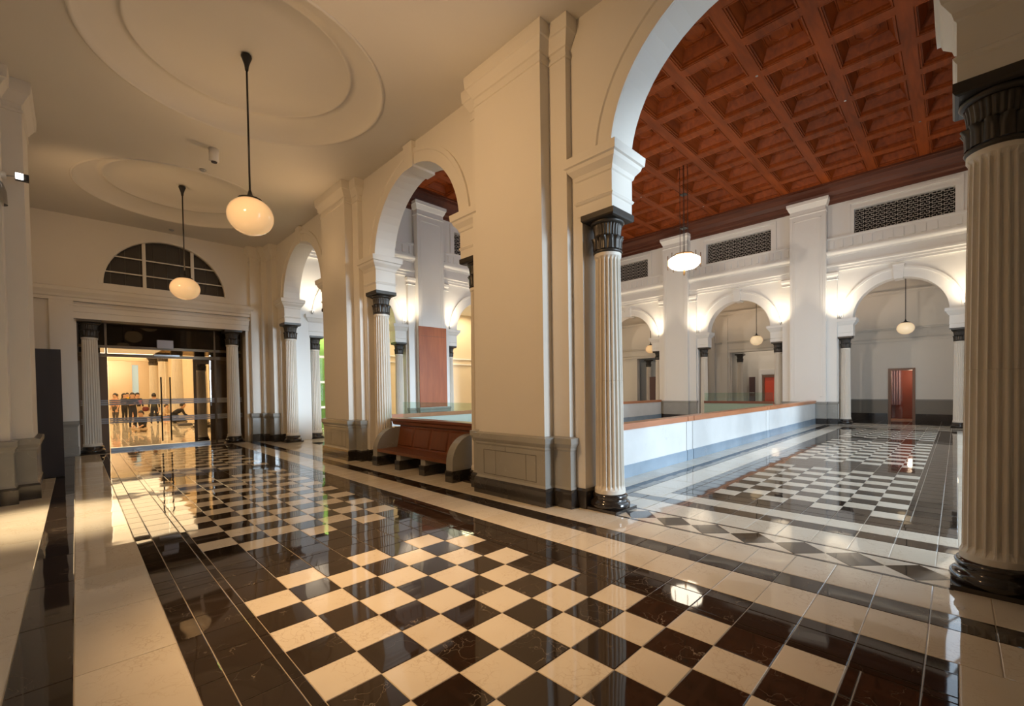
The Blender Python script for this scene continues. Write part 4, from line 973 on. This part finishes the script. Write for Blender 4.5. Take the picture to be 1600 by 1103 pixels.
    if prop == 'heart':
        MB().box(-0.35, 0.35, -0.62, -0.5, 3.7, 4.4).build('shirt_patch', cmat('coral', (0.85, 0.10, 0.06)), t)
    return t
stand = {}; navy = ('navy', (0.012, 0.016, 0.03)); black = ('black', (0.012, 0.011, 0.012)); cream_c = ('cream', (0.55, 0.42, 0.28)); olive = ('olive', (0.05, 0.05, 0.03)); peach = ('peach', (0.6, 0.32, 0.2)); grey_c = ('grey', (0.07, 0.06, 0.06))
fold = {'elbow': [(-0.07, -0.04, -0.27), (0.07, -0.04, -0.27)], 'wrist': [(0.12, -0.24, -0.24), (-0.10, -0.26, -0.20)]}
sit = {'hip': 0.14, 'knee': [(-0.30, -0.32, 0.14), (0.30, -0.32, 0.14)], 'ankle': [(0.10, -0.42, 0.08), (-0.10, -0.36, 0.08)], 'wrist': [(0.02, -0.32, -0.36), (-0.02, -0.32, -0.36)], 'elbow': [(-0.07, -0.08, -0.24), (0.07, -0.08, -0.24)], 'lean': 0.25}
walk = {'knee': [(-0.10, -0.14, 0.49), (0.10, 0.06, 0.48)], 'ankle': [(-0.11, -0.20, 0.09), (0.11, 0.26, 0.12)]}
crouch = {'hip': 0.45, 'lean': 0.95, 'knee': [(-0.14, -0.30, 0.42), (0.14, -0.30, 0.42)], 'ankle': [(-0.12, -0.06, 0.08), (0.12, -0.06, 0.08)], 'elbow': [(-0.05, -0.10, -0.26), (0.05, -0.10, -0.26)], 'wrist': [(-0.02, -0.30, -0.36), (0.02, -0.30, -0.36)]}
person(2.6, 86, 0.1, fold, black, navy, 'woman in black jacket and dark jeans standing with folded hands behind the glass doors', 0.95, True)
person(2.9, 74.6, -0.6, sit, black, cream_c, 'child in black top sitting cross-legged on the floor nearest the glass doors', 0.92)
person(5.9, 92.4, 2.9, walk, olive, navy, 'person in olive shirt with a maroon shoulder bag, seen from behind', 0.93, False, 'bag')
person(4.0, 96, 0.3, stand, black, cream_c, 'person in black shirt with a coral patch standing just behind the woman in jeans', 0.95, False, 'heart')
person(5.4, 118, -0.4, walk, navy, peach, 'small far person in navy walking between the standing figures', 0.95)
person(2.9, 108, 0.7, fold, grey_c, black, 'person in grey top standing in the group near the back', 0.95, True)
person(1.4, 104, -0.9, stand, peach, grey_c, 'person in peach top at the group edge near the dark door frame', 0.95)
person(4.6, 128, 0.2, stand, ('yellow', (0.65, 0.38, 0.03)), black, 'far person in yellow shirt with raised arm', 0.98)
person(2.5, 122, 1.2, stand, black, grey_c, 'far person in black with head turned sideways', 0.95)
person(9.3, 111, 0.9, sit, cream_c, peach, 'person in cream clothes sitting against the warm columns', 1.0)
person(8.2, 92, 1.4, crouch, black, black, 'person in black jacket bending low beside the warm column', 1.05)
t = thing('bag', (9.0, 84, 0), 'flat dark bag lying on the lit floor near the warm columns', 'bag')
MB().sweep(ccw(rect(-0.9, 0.9, -0.6, 0.6)), [(0, 0), (0.1, 0.15), (0.0, 0.35), (-0.2, 0.4)]).build('body', M['slate'], t); MB().tube((-0.3, 0, 0.38), (0.3, 0, 0.5), 0.04, 6).build('handle', M['ink'], t)
